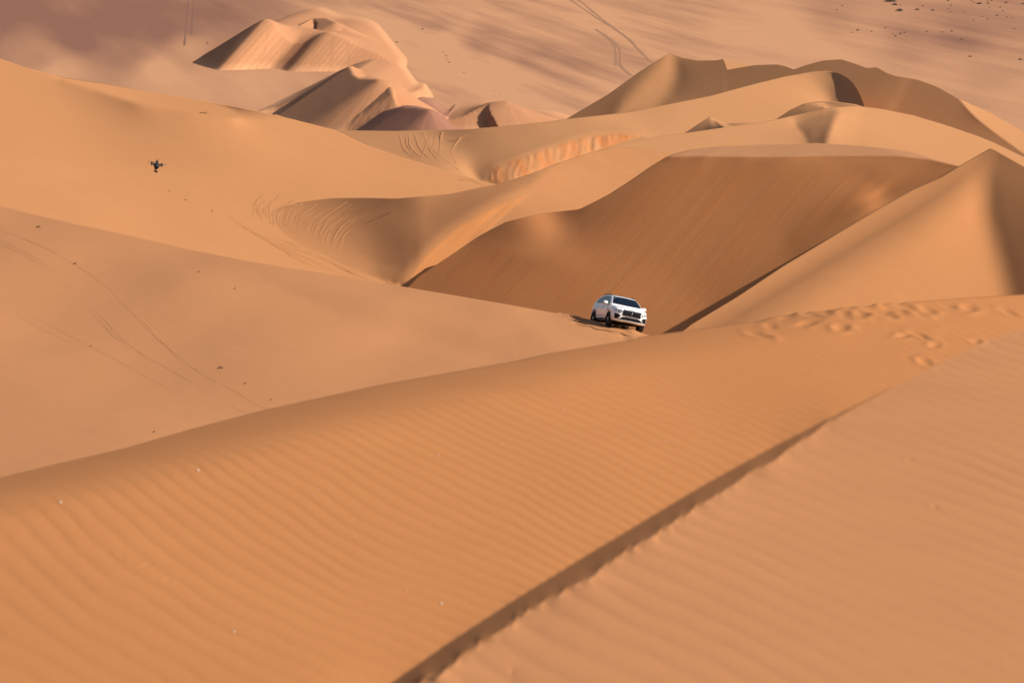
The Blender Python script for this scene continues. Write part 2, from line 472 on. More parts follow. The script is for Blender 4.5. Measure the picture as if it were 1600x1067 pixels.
L_LEFT = dict(lit=.3, anchor=(300, 300, 280.0), x=(-500, 800), rows=190, T=[(-300, 5), (0, 92), (34, 104), (66, 113), (100, 121.5), (157, 130), (236, 144), (315, 157), (394, 172), (459, 187), (522, 203), (569, 226), (631, 247), (678, 261), (719, 274), (785, 291), (820, 300)],
    B=[(-300, 290), (0, 355), (100, 378), (200, 400), (300, 424), (400, 445), (500, 462), (600, 478), (660, 490), (720, 420), (800, 330)], sm=3,
    base=[(20, 130, 100, 8), (200, 220, 105, 9), (350, 230, 110, 9), (100, 300, 105, 8), (300, 330, 110, 9), (200, 360, 105, 11), (400, 390, 110, 10), (500, 250, 125, 7), (620, 280, 130, 6), (420, 270, 130, 9), (520, 425, 115, 10), (-150, 200, 105, 8), (600, 400, 120, 8)],
    facets=[
        ('poly', [(96, 124), (100, 118), (157, 127), (236, 141), (315, 154), (394, 169), (440, 182), (360, 185), (290, 176), (210, 161), (131, 135)], 7, [(200, 148, 40, 3), (330, 170, 40, 3)]),
    ])

L_DOME = dict(lit=1, x=(860, 1760), rows=80, T=[(850, 262), (900, 247), (960, 227), (1030, 213), (1072, 208), (1140, 198), (1180, 193), (1212, 187), (1287, 170), (1335, 165), (1375, 170), (1425, 180), (1475, 195), (1525, 212), (1550, 222), (1600, 246), (1800, 340)],
    B=[(850, 290), (900, 275), (960, 255), (1080, 262), (1275, 250), (1495, 285), (1550, 280), (1800, 380)], behind=[('slip', 1.03), ('wind', 1.01)], sm=3,
    base=[(960, 235, 150, 8), (1050, 222, 150, 9), (1150, 212, 150, 10), (1230, 205, 150, 10), (1350, 195, 120, 13), (1450, 215, 115, 13), (1550, 240, 115, 13), (1700, 300, 115, 12)],
    facets=[('poly', [(1240, 190), (1300, 172), (1313, 173), (1304, 190), (1292, 223), (1290, 260), (1255, 260), (1262, 220)], 4, [(1285, 200, -115, 22)]),
            ('poly', [(1292, 228), (1305, 185), (1316, 172), (1345, 168), (1340, 230)], 8, [(1330, 200, 120, 16)])])

L_PYR1 = dict(lit=1, x=(1055, 1200), step=1.5, rows=30, T=[(1050, 215), (1070, 208), (1110, 182), (1122, 189), (1136, 193), (1160, 192), (1185, 193), (1205, 200)], B=[(1050, 225), (1205, 225)], behind=[('dome', 1.02)], sm=1.2,
    base=[(1100, 200, -112, 32)], facets=[('poly', [(1110, 180), (1118, 190), (1133, 202), (1140, 230), (1220, 230), (1220, 170)], 2, [(1160, 195, 140, 4)])])
L_PYR2 = dict(lit=1, x=(1200, 1380), step=1.5, rows=30, T=[(1195, 196), (1212, 187), (1235, 172), (1257, 162), (1280, 159), (1300, 158.5), (1335, 163), (1360, 170), (1390, 180)], B=[(1195, 205), (1390, 205)], behind=[('dome', 1.02)], sm=1.2,
    base=[(1240, 176, -112, 31)], facets=[('poly', [(1257, 161), (1275, 165), (1290, 171), (1300, 200), (1400, 200), (1400, 150), (1262, 150)], 2, [(1300, 163, 120, 5)])])

L_SPUR = dict(lit=.7, x=(430, 1372), rows=90, T=[(420, 175), (460, 189), (500, 201), (530, 204), (620, 205), (740, 201.5), (800, 196), (860, 190), (887, 186), (980, 176), (1050, 162), (1110, 150), (1180, 131), (1225, 120), (1270, 112), (1290, 111), (1310, 114), (1328, 124), (1342, 142), (1352, 170), (1362, 200), (1380, 230)],
    B=[(420, 215), (530, 240), (620, 275), (720, 305), (790, 315), (885, 280), (960, 255), (1072, 235), (1212, 215), (1300, 200), (1380, 250)], behind=[('wind', 1.02), ('dome', 1.02), ('left', 1.03), ('pyr1', 1.01), ('pyr2', 1.01)], sm=3,
    base=[(560, 215, -120, 4), (700, 230, -120, 4), (800, 225, -170, 3), (860, 210, 150, 4), (1000, 190, 140, 7), (1100, 165, 125, 9), (1200, 150, 120, 10), (1280, 130, 115, 11), (720, 270, 120, 6), (950, 215, 140, 8), (640, 245, -120, 5)],
    facets=[('poly', [(1300, 105), (1306, 117), (1328, 132), (1318, 150), (1312, 175), (1400, 240), (1400, 100)], 10, [(1330, 140, -150, 22)]),
            ('poly', [(760, 285), (768, 263), (800, 250), (840, 236), (880, 222), (920, 211), (965, 207), (1000, 212), (960, 230), (900, 250), (830, 276), (790, 292)], 8, [(850, 250, 165, 24)])])

L_BACK = dict(lit=.4, x=(872, 1760), rows=110, T=[(860, 200), (885, 186), (950, 148), (1000, 112), (1035, 90), (1048, 83), (1065, 90), (1090, 95), (1120, 94.5), (1132, 92), (1133.5, 95), (1129, 111), (1150, 107), (1180, 102), (1215, 101), (1228, 104), (1240, 109), (1260, 102), (1285, 95), (1315, 93), (1340, 101), (1355, 107), (1370, 105), (1385, 114), (1400, 119), (1435, 125), (1465, 136), (1495, 153), (1510, 160), (1550, 178), (1600, 207), (1800, 320)],
    B=[(860, 215), (980, 200), (1110, 175), (1225, 150), (1310, 150), (1350, 190), (1475, 220), (1600, 275), (1800, 370)], behind=[('spur', 1.03), ('dome', 1.02)], sm=1.5,
    base=[(960, 150, -118, 29), (1100, 125, -125, 30), (1180, 120, -125, 31), (1300, 105, -128, 31), (1400, 150, -130, 30), (1500, 200, -130, 30), (1580, 232, -130, 27), (1350, 140, -125, 30), (1440, 180, -128, 30)],
    facets=[
        ('poly', [(1046, 86), (1054, 100), (1054, 122), (1042, 150), (1015, 172), (965, 182), (978, 156), (1005, 128), (1030, 103)], 14, [(1040, 110, 175, 24), (1000, 155, 170, 22)]),
        ('poly', [(1498, 153), (1512, 171), (1527, 186), (1551, 205), (1601, 241), (1800, 355), (1800, 250), (1600, 190), (1540, 165), (1508, 150)], 2, [(1550, 190, 118, 20)]),
        ('blob', (1395, 165, 7, 60, 30), [(1400, 165, -138, 27)]),
    ])
L_BEHIND = dict(x=(1090, 1230), step=1.5, rows=24, T=[(1080, 110), (1100, 103), (1130, 94.5), (1150, 98), (1175, 103), (1205, 110), (1240, 120)], B=[(1080, 125), (1240, 130)], behind=[('back', 1.05)], sm=1.5,
    base=[(1150, 103, 110, 9)])

def plainY(px, py):
    u, v = ray(px, py); return float(CAM_Z/-v)
SH = {}
def need(s, behind):
    best = 0
    for (nk, gap) in behind:
        o = SH[nk]
        xs = o.px[(o.px > s.px[0]) & (o.px < s.px[-1])]
        ys = np.interp(xs, o.px, o.T)
        ok = (ys > np.interp(xs, s.px, s.T)) & (ys < np.interp(xs, s.px, s.B)-2) & (xs > -20) & (xs < 1620)
        if not ok.any(): continue
        ratio = np.exp(-o.q_at(xs[ok], ys[ok]+.5)+s.q_at(xs[ok], ys[ok]))*gap
        best = max(best, float(ratio.max()))
    return best
def solve(k, L):
    if 'behind' in L and 'anchor' not in L and 'line' not in L:
        L['anchor'] = (L['T'][len(L['T'])//2][0], L['T'][len(L['T'])//2][1]+8, 400.0)
        s = Sheet(L)
        s.shift(need(s, L['behind']))
    else:
        s = Sheet(L)
    SH[k] = s
    ins = (s.X > 0) & (s.X < 1600) & (s.Y < 1067)
    z = CAM_Z+ray(s.X, s.Y)[1]*s.depth
    print('SHEET', k, 'depth %.0f..%.0f' % (s.depth[ins].min(), s.depth[ins].max()), 'z %.1f..%.1f' % (z[ins].min(), z[ins].max()))
    return s
for k, L in (('fore', L_FORE), ('mid', L_MID), ('right', L_RIGHT), ('slip', L_SLIP)): solve(k, L)
# the windward face meets the left dune along the floor of the bowl between them
solve('left', L_LEFT)
WIND_L['line'] = (SH['left'], VALLEY)
solve('wind', WIND_L)
w = SH['wind']; r_, c_ = SH['left'].rc(w.X, w.Y)                # its left end lies down on the left dune
m = sstep((w.X-w.px[0])/270)
w.q = SH['left'].q_at(w.X, w.Y)*(1-m)+w.q*m-.0006*(1-m); w.clean()
k = max(need(SH['left'], [('mid', 1.02)]), need(SH['wind'], [('mid', 1.02), ('slip', 1.006)]))
SH['left'].shift(k); SH['wind'].shift(k)
for k, L in (('dome', L_DOME), ('pyr1', L_PYR1), ('pyr2', L_PYR2), ('spur', L_SPUR), ('back', L_BACK), ('behind', L_BEHIND)): solve(k, L)

def zero(s): return np.zeros_like(s.X)
def one(s): return np.ones_like(s.X)
def streak_wind(s): return sstep(poly_sd([(640, 436), (660, 400), (700, 362), (770, 325), (830, 300), (800, 335), (740, 375), (660, 432)], s.X, s.Y)/8+.4)
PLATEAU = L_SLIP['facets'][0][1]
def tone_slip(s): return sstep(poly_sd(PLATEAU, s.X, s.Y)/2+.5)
def streak_slip(s): return sstep(poly_sd([(1050, 250), (1490, 262), (1380, 320), (1090, 500), (800, 480), (650, 436), (720, 352), (850, 400), (960, 310)], s.X, s.Y)/20)
def streak_spur(s): return sstep(poly_sd(L_SPUR['facets'][1][1], s.X, s.Y)/8+.3)

# wind ripples and trodden places of the foreground dune
PRINTS = [(1184, 501, 1), (1204, 510, .8), (1259, 506, 1.2), (1259, 487, .9), (1289, 489, 1.3), (1319, 491, 1.1), (1334, 484, 1), (1360, 484, 1.4), (1379, 486, 1.2), (1397, 482, 1.3), (1416, 480, 1.5), (1448, 484, 1.1),
          (1514, 481, 1.1), (1577, 489, .8), (1184, 523, 1), (1315, 512, 1), (1412, 525, .7), (1435, 523, .75), (1446, 529, .6), (1461, 540, .6), (1446, 566, .8), (1525, 533, .6), (1270, 493, 1), (1345, 490, 1.2), (1230, 496, .9), (1300, 484, 1), (1388, 492, 1.1), (1480, 478, .8),
          (1422, 717, .16), (1461, 792, .2), (190, 868, .12), (228, 884, .15), (262, 905, .12)]
def fore_disp(V, s):
    x, y = V[..., 0], V[..., 1]
    q = 6.28318/.19
    wob = .60*fbm(x*.2, y*.10, 2, 5)+.13*fbm(x*.9, y*.32, 3, 11)
    ph = q*(.85*x+.50*(y-36)+.045*np.minimum(x, 0)*(y-36)+wob)
    prof = np.sin(ph)+.22*np.sin(2*ph+.9)
    amp = .0024*(.35+.95*sstep(fbm(x*.22, y*.11, 2, 21)+.5))
    amp = amp*sstep((s.Y-s.T[None]-14)/75)
    q2 = 6.28318/.33
    ph2 = q2*(.87*x+.47*(y-30)+.75*fbm(x*.2, y*.10, 2, 61)+.14*fbm(x*.8, y*.3, 3, 62))
    right = sstep(poly_sd(L_FORE['facets'][0][1], s.X, s.Y)/14)
    prof = prof*(1-right)+(np.sin(ph2)+.2*np.sin(2*ph2+.9))*right
    amp = amp*np.interp(x, [-5, 0], [.85, 1])*.74*(1+right*(2.2*sstep(fbm(x*.45, y*.18, 2, 71)*1.5+.5)+.6))*(1-sstep(poly_sd(L_FORE['facets'][2][1], s.X, s.Y)/3+.5))
    z = prof*amp
    for (px, py, k) in PRINTS:
        p = s.point(px, py)
        a = rng.uniform(-.5, .5); dx = (x-p[0])*math.cos(a)+(y-p[1])*math.sin(a); dy = -(x-p[0])*math.sin(a)+(y-p[1])*math.cos(a)
        r2 = (dx/(.055*k+.02))**2+(dy/(.15*k+.05))**2
        z = z-.021*k*np.exp(-r2**1.5)+.011*k*np.exp(-(np.sqrt(r2)-1.7)**2*2.2)*(.6+.6*vnoise(x*9, y*5, 3))
    tro = sstep(poly_sd([(1120, 500), (1240, 480), (1400, 468), (1560, 462), (1600, 492), (1480, 500), (1490, 560), (1430, 580), (1390, 520), (1250, 518), (1160, 534)], s.X, s.Y)/14+.3)
    z = z*(.55+.45*sstep((s.Y-s.T[None]-4)/30))+tro*.004*fbm(x*4.5, y*2.0, 3, 41)
    return z
def fore_tone(s):
    return sstep(poly_sd(L_FORE['facets'][0][1], s.X, s.Y)/10+.5)
def mid_disp(V, s):
    x, y = V[..., 0], V[..., 1]
    m = sstep(poly_sd([(885, 488), (930, 492), (1020, 512), (1060, 530), (1010, 540), (940, 520), (880, 500)], s.X, s.Y)/9+.5)
    return m*.11*fbm(x*1.2, y*.25, 3, 51)+.02*fbm(x*.35, y*.12, 3, 52)
build_sheet(SH['fore'], 'foreground_dune', M_fore, disp=fore_disp, attrs={'tone': fore_tone})
build_sheet(SH['mid'], 'dune', M_mid, disp=mid_disp, ledge=lambda px: 7.0*sstep((px-913)/12)*sstep((1070-px)/40))
build_sheet(SH['right'], 'dune', M_right)
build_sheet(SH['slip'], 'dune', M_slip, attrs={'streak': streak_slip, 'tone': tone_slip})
build_sheet(SH['wind'], 'dune', M_wind, attrs={'streak': streak_wind})
build_sheet(SH['left'], 'dune', M_left, attrs={'streak': zero})
build_sheet(SH['dome'], 'dune', M_back, attrs={'streak': zero})
build_sheet(SH['pyr1'], 'dune', M_back, attrs={'streak': zero})
build_sheet(SH['pyr2'], 'dune', M_back, attrs={'streak': zero})
def spur_disp(V, s):                                          # fluted, freshly slid sand on the bank
    k = s.X/7.5+.6*vnoise(s.X/30, s.Y/25, 7)
    return sstep(poly_sd(L_SPUR['facets'][1][1], s.X, s.Y)/9)*(.11*np.abs(vnoise(k, s.Y/70, 31))+.06*vnoise(k*2.1, s.Y/40, 32))
build_sheet(SH['spur'], 'dune', M_back, disp=spur_disp, attrs={'streak': streak_spur})
build_sheet(SH['back'], 'dune', M_back, attrs={'streak': zero})
build_sheet(SH['behind'], 'dune', M_back, attrs={'streak': zero})

# ------------------------------------------------------------------ crescent dunes standing on the far plain
def crescent(brink, slip, wind, mat, xr=14, yr=(40, 400), fillet=.35, rough=.10):
    """brink: points (px, py, height) along the upper edge of the slip face, left to right. The slip face falls from
    it on the near side at the angle of rest; the windward side trails away gently behind until it meets the plain."""
    P = []
    for (px, py, hh) in brink:
        u, v = ray(px, py); Y = (CAM_Z-hh)/-float(v); P.append((float(u)*Y, Y, hh))
    P = np.array(P); t = np.concatenate([[0], np.cumsum(np.hypot(*np.diff(P[:, :2], axis=0).T))])
    tt = np.arange(0, t[-1], .5); Q = np.stack([np.interp(tt, t, P[:, k]) for k in range(3)], -1)
    k = np.exp(-.5*(np.arange(-5, 6)/1.6)**2); k /= k.sum()
    Qs = np.stack([np.convolve(np.pad(Q[:, c], 5, mode='edge'), k, 'valid') for c in range(3)], -1)
    xs = np.arange(P[:, 0].min()-xr, P[:, 0].max()+xr*2.2, .42); y0, y1 = P[:, 1].min()-yr[0], P[:, 1].max()+yr[1]
    ym = P[:, 1].max()+12
    ys = np.concatenate([np.arange(y0, ym, .75), ym+(y1-ym)*np.linspace(0, 1, 90)**1.3])
    X, Y = np.meshgrid(xs, ys)
    Z = np.empty_like(X)
    bx = np.maximum.accumulate(Qs[:, 0]+np.arange(len(Qs))*1e-4)
    hx = np.interp(xs, bx, Qs[:, 2], left=0, right=0); yb = np.interp(xs, bx, Qs[:, 1])
    g = np.exp(-.5*(np.arange(-50, 51)/16.0)**2); g /= g.sum()
    hs = np.convolve(np.pad(hx, 50), g, 'valid')                # the windward side smooths out with distance
    for r in range(len(ys)):
        dx = X[r][:, None]-Qs[None, :, 0]; dy = Y[r][:, None]-Qs[None, :, 1]
        d2 = dx*dx+dy*dy; b = d2.argmin(1); n = np.arange(len(xs))
        back = Y[r]-yb; m = sstep(back/70)
        zs = Qs[b, 2]-np.sqrt(d2[n, b])*math.tan(math.radians(slip))
        Z[r] = np.where(back > 0, np.maximum(zs, hx*(1-m)+hs*m-np.maximum(back, 0)*math.tan(math.radians(wind))), zs)
    Z += rough*fbm(X*.12, Y*.03, 3, 81)
    Z = .5*(Z+np.sqrt(Z*Z+fillet**2))-.62*fillet
    edge = np.minimum(sstep((X-xs[0])/6), sstep((xs[-1]-X)/6))*sstep((y1-Y)/90)
    Z = Z*edge-.3*(1-edge)
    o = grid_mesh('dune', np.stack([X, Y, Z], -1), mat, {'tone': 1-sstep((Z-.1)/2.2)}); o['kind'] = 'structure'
FAR = [(px, py, max(.1, CAM_Z+float(ray(px, py)[1])*np.interp(px, [300, 642], [1160, 1122]))) for px, py in
       ((300, 97), (330, 78), (365, 57), (395, 38), (414, 28), (430, 36), (441, 53), (458, 68), (477, 65), (503, 50), (514, 49), (536, 58), (559, 71), (591, 84), (620, 99), (634, 110), (643, 120))]
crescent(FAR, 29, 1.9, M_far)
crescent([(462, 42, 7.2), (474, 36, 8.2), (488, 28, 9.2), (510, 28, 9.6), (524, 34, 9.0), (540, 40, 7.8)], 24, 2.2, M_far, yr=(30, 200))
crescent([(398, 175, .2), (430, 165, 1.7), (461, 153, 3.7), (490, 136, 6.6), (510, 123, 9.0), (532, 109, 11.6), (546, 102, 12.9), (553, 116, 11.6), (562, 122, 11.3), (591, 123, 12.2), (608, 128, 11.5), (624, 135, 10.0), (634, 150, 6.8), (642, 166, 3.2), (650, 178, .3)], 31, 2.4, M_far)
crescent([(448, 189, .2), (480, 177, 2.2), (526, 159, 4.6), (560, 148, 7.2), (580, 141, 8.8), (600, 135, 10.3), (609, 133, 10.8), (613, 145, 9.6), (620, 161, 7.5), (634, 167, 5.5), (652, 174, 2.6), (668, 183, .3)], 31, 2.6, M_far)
crescent([(512, 204, .2), (536, 195, 1.3), (560, 180, 3.0), (588, 164, 6.2), (600, 172, 5.9), (613, 169, 6.8), (630, 166, 7.8), (650, 167, 8.1), (672, 171, 8.0), (685, 178, 6.8), (693, 188, 4.6), (703, 199, .6)], 32, 2.4, M_far_shade)
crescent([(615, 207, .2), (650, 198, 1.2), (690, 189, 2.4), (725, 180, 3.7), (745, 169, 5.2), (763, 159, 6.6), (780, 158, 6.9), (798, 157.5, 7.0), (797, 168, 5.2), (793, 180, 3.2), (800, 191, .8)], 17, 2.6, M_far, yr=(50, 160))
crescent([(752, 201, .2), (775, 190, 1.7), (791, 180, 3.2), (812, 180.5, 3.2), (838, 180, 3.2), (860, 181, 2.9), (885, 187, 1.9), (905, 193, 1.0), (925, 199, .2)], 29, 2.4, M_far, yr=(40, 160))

# ------------------------------------------------------------------ the desert plain
def build_plain():
    us = np.concatenate([np.linspace(-1.6, -.2, 12, endpoint=False), np.linspace(-.2, .2, 260), np.linspace(.2, 1.6, 13)[1:]])
    Ys = np.concatenate([np.geomspace(3, 600, 20, endpoint=False), np.linspace(600, 2600, 260), np.geomspace(2600, 45000, 22)[1:]])
    U, YY = np.meshgrid(us, Ys)
    V = np.stack([U*YY, YY, np.zeros_like(U)], -1)
    # darker and paler colour in broad patches, given where they lie on the plain
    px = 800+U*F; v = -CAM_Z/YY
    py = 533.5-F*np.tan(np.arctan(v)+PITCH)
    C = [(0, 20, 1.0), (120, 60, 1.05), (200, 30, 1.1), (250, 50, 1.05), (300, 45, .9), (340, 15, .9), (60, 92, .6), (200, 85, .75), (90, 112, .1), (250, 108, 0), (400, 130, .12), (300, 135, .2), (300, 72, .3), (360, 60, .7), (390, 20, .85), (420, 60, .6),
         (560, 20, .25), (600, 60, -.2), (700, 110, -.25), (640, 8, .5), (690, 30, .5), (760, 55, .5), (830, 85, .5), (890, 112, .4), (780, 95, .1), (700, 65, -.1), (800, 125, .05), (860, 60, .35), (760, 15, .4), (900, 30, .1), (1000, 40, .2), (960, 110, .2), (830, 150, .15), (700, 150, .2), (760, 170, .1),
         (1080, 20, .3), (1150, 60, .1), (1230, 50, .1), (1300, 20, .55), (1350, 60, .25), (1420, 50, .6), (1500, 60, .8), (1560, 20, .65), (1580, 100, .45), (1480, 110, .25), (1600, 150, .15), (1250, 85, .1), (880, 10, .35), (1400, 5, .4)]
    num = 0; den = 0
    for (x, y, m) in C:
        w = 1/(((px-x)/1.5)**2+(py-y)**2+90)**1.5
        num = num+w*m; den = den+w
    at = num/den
    o = grid_mesh('desert_plain', V, M_plain, {'dark_patch': at, 'streak': .30+.70*sstep((px-380)/250)*(1-.75*sstep((px-1000)/250))})
    o['kind'] = 'structure'
build_plain()

# ------------------------------------------------------------------ tracks: low ridges and ruts of pushed-up sand lying on the dunes
M_rut = sand('rutted_plain_sand', (.42, .215, .125))
M_rut2 = sand('rutted_dark_sand', (.27, .135, .098))
def smooth_line(pts, n):
    P = np.array(pts, float); t = np.concatenate([[0], np.cumsum(np.hypot(*np.diff(P, axis=0).T))]); t /= t[-1]
    # Catmull-Rom through the points
    out = []
    Q = np.concatenate([[2*P[0]-P[1]], P, [2*P[-1]-P[-2]]])
    for u in np.linspace(0, 1, n):
        i = min(int(np.searchsorted(t, u, 'right'))-1, len(P)-2); s = (u-t[i])/(t[i+1]-t[i]+1e-9)
        a, b, c, e = Q[i:i+4]
        out.append(.5*((2*b)+(c-a)*s+(2*a-5*b+4*c-e)*s*s+(3*b-a-3*c+e)*s**3))
    return np.array(out)
def track(lines, surf, mat, width, height, name='tyre_track', wob=.5, rut=1.0):
    """each line becomes a rut between two low berms, as one relief strip per line, all joined into one track"""
    VV = []; FF = []
    prof = np.array([(-1, -.25), (-.62, 1), (-.2, -.1*rut), (.2, -.1*rut), (.62, .8), (1, -.25)])
    for pts in lines:
        P = smooth_line(pts, max(10, int(sum(math.dist(a, b) for a, b in zip(pts, pts[1:]))/4)))
        W = surf(P[:, 0], P[:, 1])
        d = np.gradient(W[:, :2], axis=0); d /= np.linalg.norm(d, axis=1)[:, None]+1e-9
        side = np.stack([-d[:, 1], d[:, 0]], -1)
        n = len(P); ph = rng.uniform(0, 50)
        fade = np.minimum(1, np.minimum(np.arange(n), np.arange(n)[::-1])/(n*.18+1))
        base = len(VV)
        for i in range(n):
            k = 1+wob*vnoise(i*.35+ph, 1.7); 
            for (a, b) in prof:
                VV.append((W[i, 0]+side[i, 0]*a*width*k/2, W[i, 1]+side[i, 1]*a*width*k/2, W[i, 2]+b*height*fade[i]*(1+.6*vnoise(i*.5+ph, 9+a))))
        m = len(prof)
        for i in range(n-1):
            for j in range(m-1):
                q = base+i*m+j
                FF.append((q, q+1, q+m+1, q+m))
    me = bpy.data.meshes.new(name); me.from_pydata(VV, [], FF); me.materials.append(mat)
    for p in me.polygons: p.use_smooth = True
    o = bpy.data.objects.new(name, me); COL.objects.link(o); o['kind'] = 'structure'
    return o
def on(k):
    return lambda x, y: SH[k].point(x, y)
def on_plain(x, y):
    u, v = ray(x, y); Yd = CAM_Z/-v
    return np.stack([u*Yd, Yd, np.zeros_like(u)+.03], -1)
def on_bowl(x, y):
    return np.where(((SH['wind'].q_at(x, y) < SH['left'].q_at(x, y)) | (SH['wind'].rc(x, y)[0] < 1) | (SH['wind'].rc(x, y)[1] < 2))[:, None], SH['left'].point(x, y), SH['wind'].point(x, y))
def zz(pts, ox, oy, s): return [(ox+x/s, oy+y/s) for x, y in pts]

Z3 = lambda p: zz(p, 350, 180, 3.2)
ARCS = []
for i in range(30):                                           # turns of cars on the bowl's side, sweeping down to its floor
    k = (i+rng.uniform(-.4, .4))/29
    x1, y1 = 396+128*k+rng.uniform(-4, 4), 336+58*k+rng.uniform(-5, 3)
    x0, y0 = 404+200*k**1.25+rng.uniform(-8, 8), 306+18*k+rng.uniform(-5, 14)
    bend = rng.uniform(.6, 1.2)
    ARCS.append([(x0, y0), ((x0+x1)/2-bend*(4+16*k), (y0+y1)/2-bend*2), (x1, y1)])
track(ARCS[:9], on_bowl, M_left, .36, .028, rut=1.5)
track(ARCS[9:], on_bowl, M_wind, .36, .020, rut=1.5)
VAL = [[(200, 590), (330, 640), (520, 700), (680, 780), (810, 842)], [(190, 600), (320, 660), (500, 720), (660, 800), (780, 838)], [(100, 560), (240, 640), (420, 720), (600, 802)], [(60, 530), (200, 620), (400, 735), (560, 790)],
       [(300, 640), (440, 690), (600, 760), (705, 822)], [(350, 620), (480, 670), (600, 730), (720, 790)], [(420, 650), (540, 690), (640, 740)], [(20, 510), (150, 590), (330, 690)]]
track([Z3(a) for a in VAL], on('left'), M_left, .5, .045, rut=2)
SPUR = [[(888, 100), (905, 170), (960, 210)], [(930, 85), (945, 160), (1000, 218)], [(915, 100), (935, 180), (985, 222)], [(960, 90), (990, 170), (1060, 240)], [(1000, 85), (1030, 170), (1100, 240)], [(1040, 95), (1010, 180), (990, 228)],
        [(1100, 85), (1080, 180), (1060, 238)], [(1020, 130), (1080, 200), (1165, 275)], [(1195, 110), (1135, 190), (1150, 240)], [(1070, 110), (1040, 180), (1010, 230)], [(1120, 130), (1170, 125), (1230, 95)]]
track([Z3(a) for a in SPUR], on('spur'), M_back, .45, .028, rut=1.5)
track([Z3([(1170, 324), (1215, 320), (1260, 335), (1297, 360)])], on('left'), M_left, .5, .07, name='sand_scarp')
Z5 = lambda p: zz(p, 0, 300, 2.0)
track([Z5([(-40, 105), (0, 120), (120, 165), (230, 225), (340, 300), (430, 390), (520, 480), (620, 560), (720, 615), (840, 688)])], on('mid'), M_mid, .30, .018)
track([Z5([(-40, 125), (0, 150), (100, 200), (200, 275), (300, 370), (420, 490), (560, 570), (660, 630), (775, 700)]), Z5([(-40, 140), (0, 162), (90, 205), (185, 278), (285, 375), (400, 490)])], on('mid'), M_mid, .26, .014)
track([Z5([(-40, 310), (60, 370), (200, 440), (400, 545), (560, 640)]), Z5([(0, 345), (120, 425), (260, 485)])], on('mid'), M_mid, .25, .008)
track([[(870, 489), (905, 497), (940, 507), (968, 515)], [(885, 497), (920, 505), (955, 514), (985, 520)], [(900, 505), (940, 513), (975, 519)], [(930, 512), (965, 519), (1000, 526)]], on('mid'), M_mid, .40, .05, rut=2)
Z2 = lambda p: zz(p, 800, 0, 2.0)
track([Z2([(170, -8), (270, 60), (350, 110), (390, 150), (435, 197)]), Z2([(200, -6), (300, 75), (370, 128), (388, 150)]), Z2([(262, 92), (318, 140), (326, 205)]), Z2([(285, 105), (335, 150), (340, 205), (372, 236)])], on_plain, M_rut, .9, .05, rut=3)
track([[(295, -6), (291, 40), (288, 72)], [(304, -6), (301, 30), (299, 55)]], on_plain, M_rut2, .5, .02, rut=3)

# ------------------------------------------------------------------ plain materials for the things
def mat(name, col, rough=.5, metal=0, coat=0, spec=.5, noise=0):
    m = bpy.data.materials.new(name); m.use_nodes = True; b = m.node_tree.nodes['Principled BSDF']
    b.inputs['Base Color'].default_value = (*col, 1); b.inputs['Roughness'].default_value = rough
    b.inputs['Metallic'].default_value = metal; b.inputs['Coat Weight'].default_value = coat; b.inputs['Specular IOR Level'].default_value = spec
    if noise:
        nt = m.node_tree; n = nt.nodes.new('ShaderNodeTexNoise'); n.inputs['Scale'].default_value = noise
        tc = nt.nodes.new('ShaderNodeTexCoord'); nt.links.new(tc.outputs['Object'], n.inputs['Vector'])
        x = nt.nodes.new('ShaderNodeMix'); x.data_type = 'RGBA'
        x.inputs[6].default_value = (*[c*.65 for c in col], 1); x.inputs[7].default_value = (*[min(1, c*1.25) for c in col], 1)
        nt.links.new(n.outputs['Fac'], x.inputs['Factor']); nt.links.new(x.outputs[2], b.inputs['Base Color'])
    return m
W_paint = mat('white_paint', (.87, .87, .87), .3, coat=.5)
W_glass = mat('dark_glass', (.006, .010, .022), .03, spec=.2)
W_black = mat('black_plastic', (.008, .008, .009), .65, spec=.2)
W_mesh = mat('grille_black', (.006, .006, .007), .6, spec=.2, noise=60)
W_chrome = mat('chrome', (.75, .75, .76), .16, metal=1)
W_silver = mat('silver_plastic', (.55, .55, .54), .35, metal=.5)
W_rubber = mat('tyre_rubber', (.014, .013, .012), .8, noise=8)
W_rim = mat('dark_rim', (.045, .045, .048), .3, metal=.8)
W_lens = mat('lamp_lens', (.55, .57, .60), .06, metal=.4, coat=1)
W_lamp = mat('lamp_dark', (.16, .17, .18), .1, metal=.5, coat=1)
W_red = mat('tail_lamp', (.30, .012, .010), .12, coat=1)
W_drone = mat('drone_black', (.010, .010, .011), .5)
W_drone2 = mat('drone_grey', (.06, .06, .065), .4)
W_twig = mat('dry_twig', (.060, .036, .022), .9, noise=9)
W_bush = mat('bush_leaf', (.045, .042, .030), .85, noise=3)
W_stem = mat('bush_stem', (.06, .04, .028), .9)
W_stone = mat('pale_stone', (.62, .52, .42), .8, noise=30)

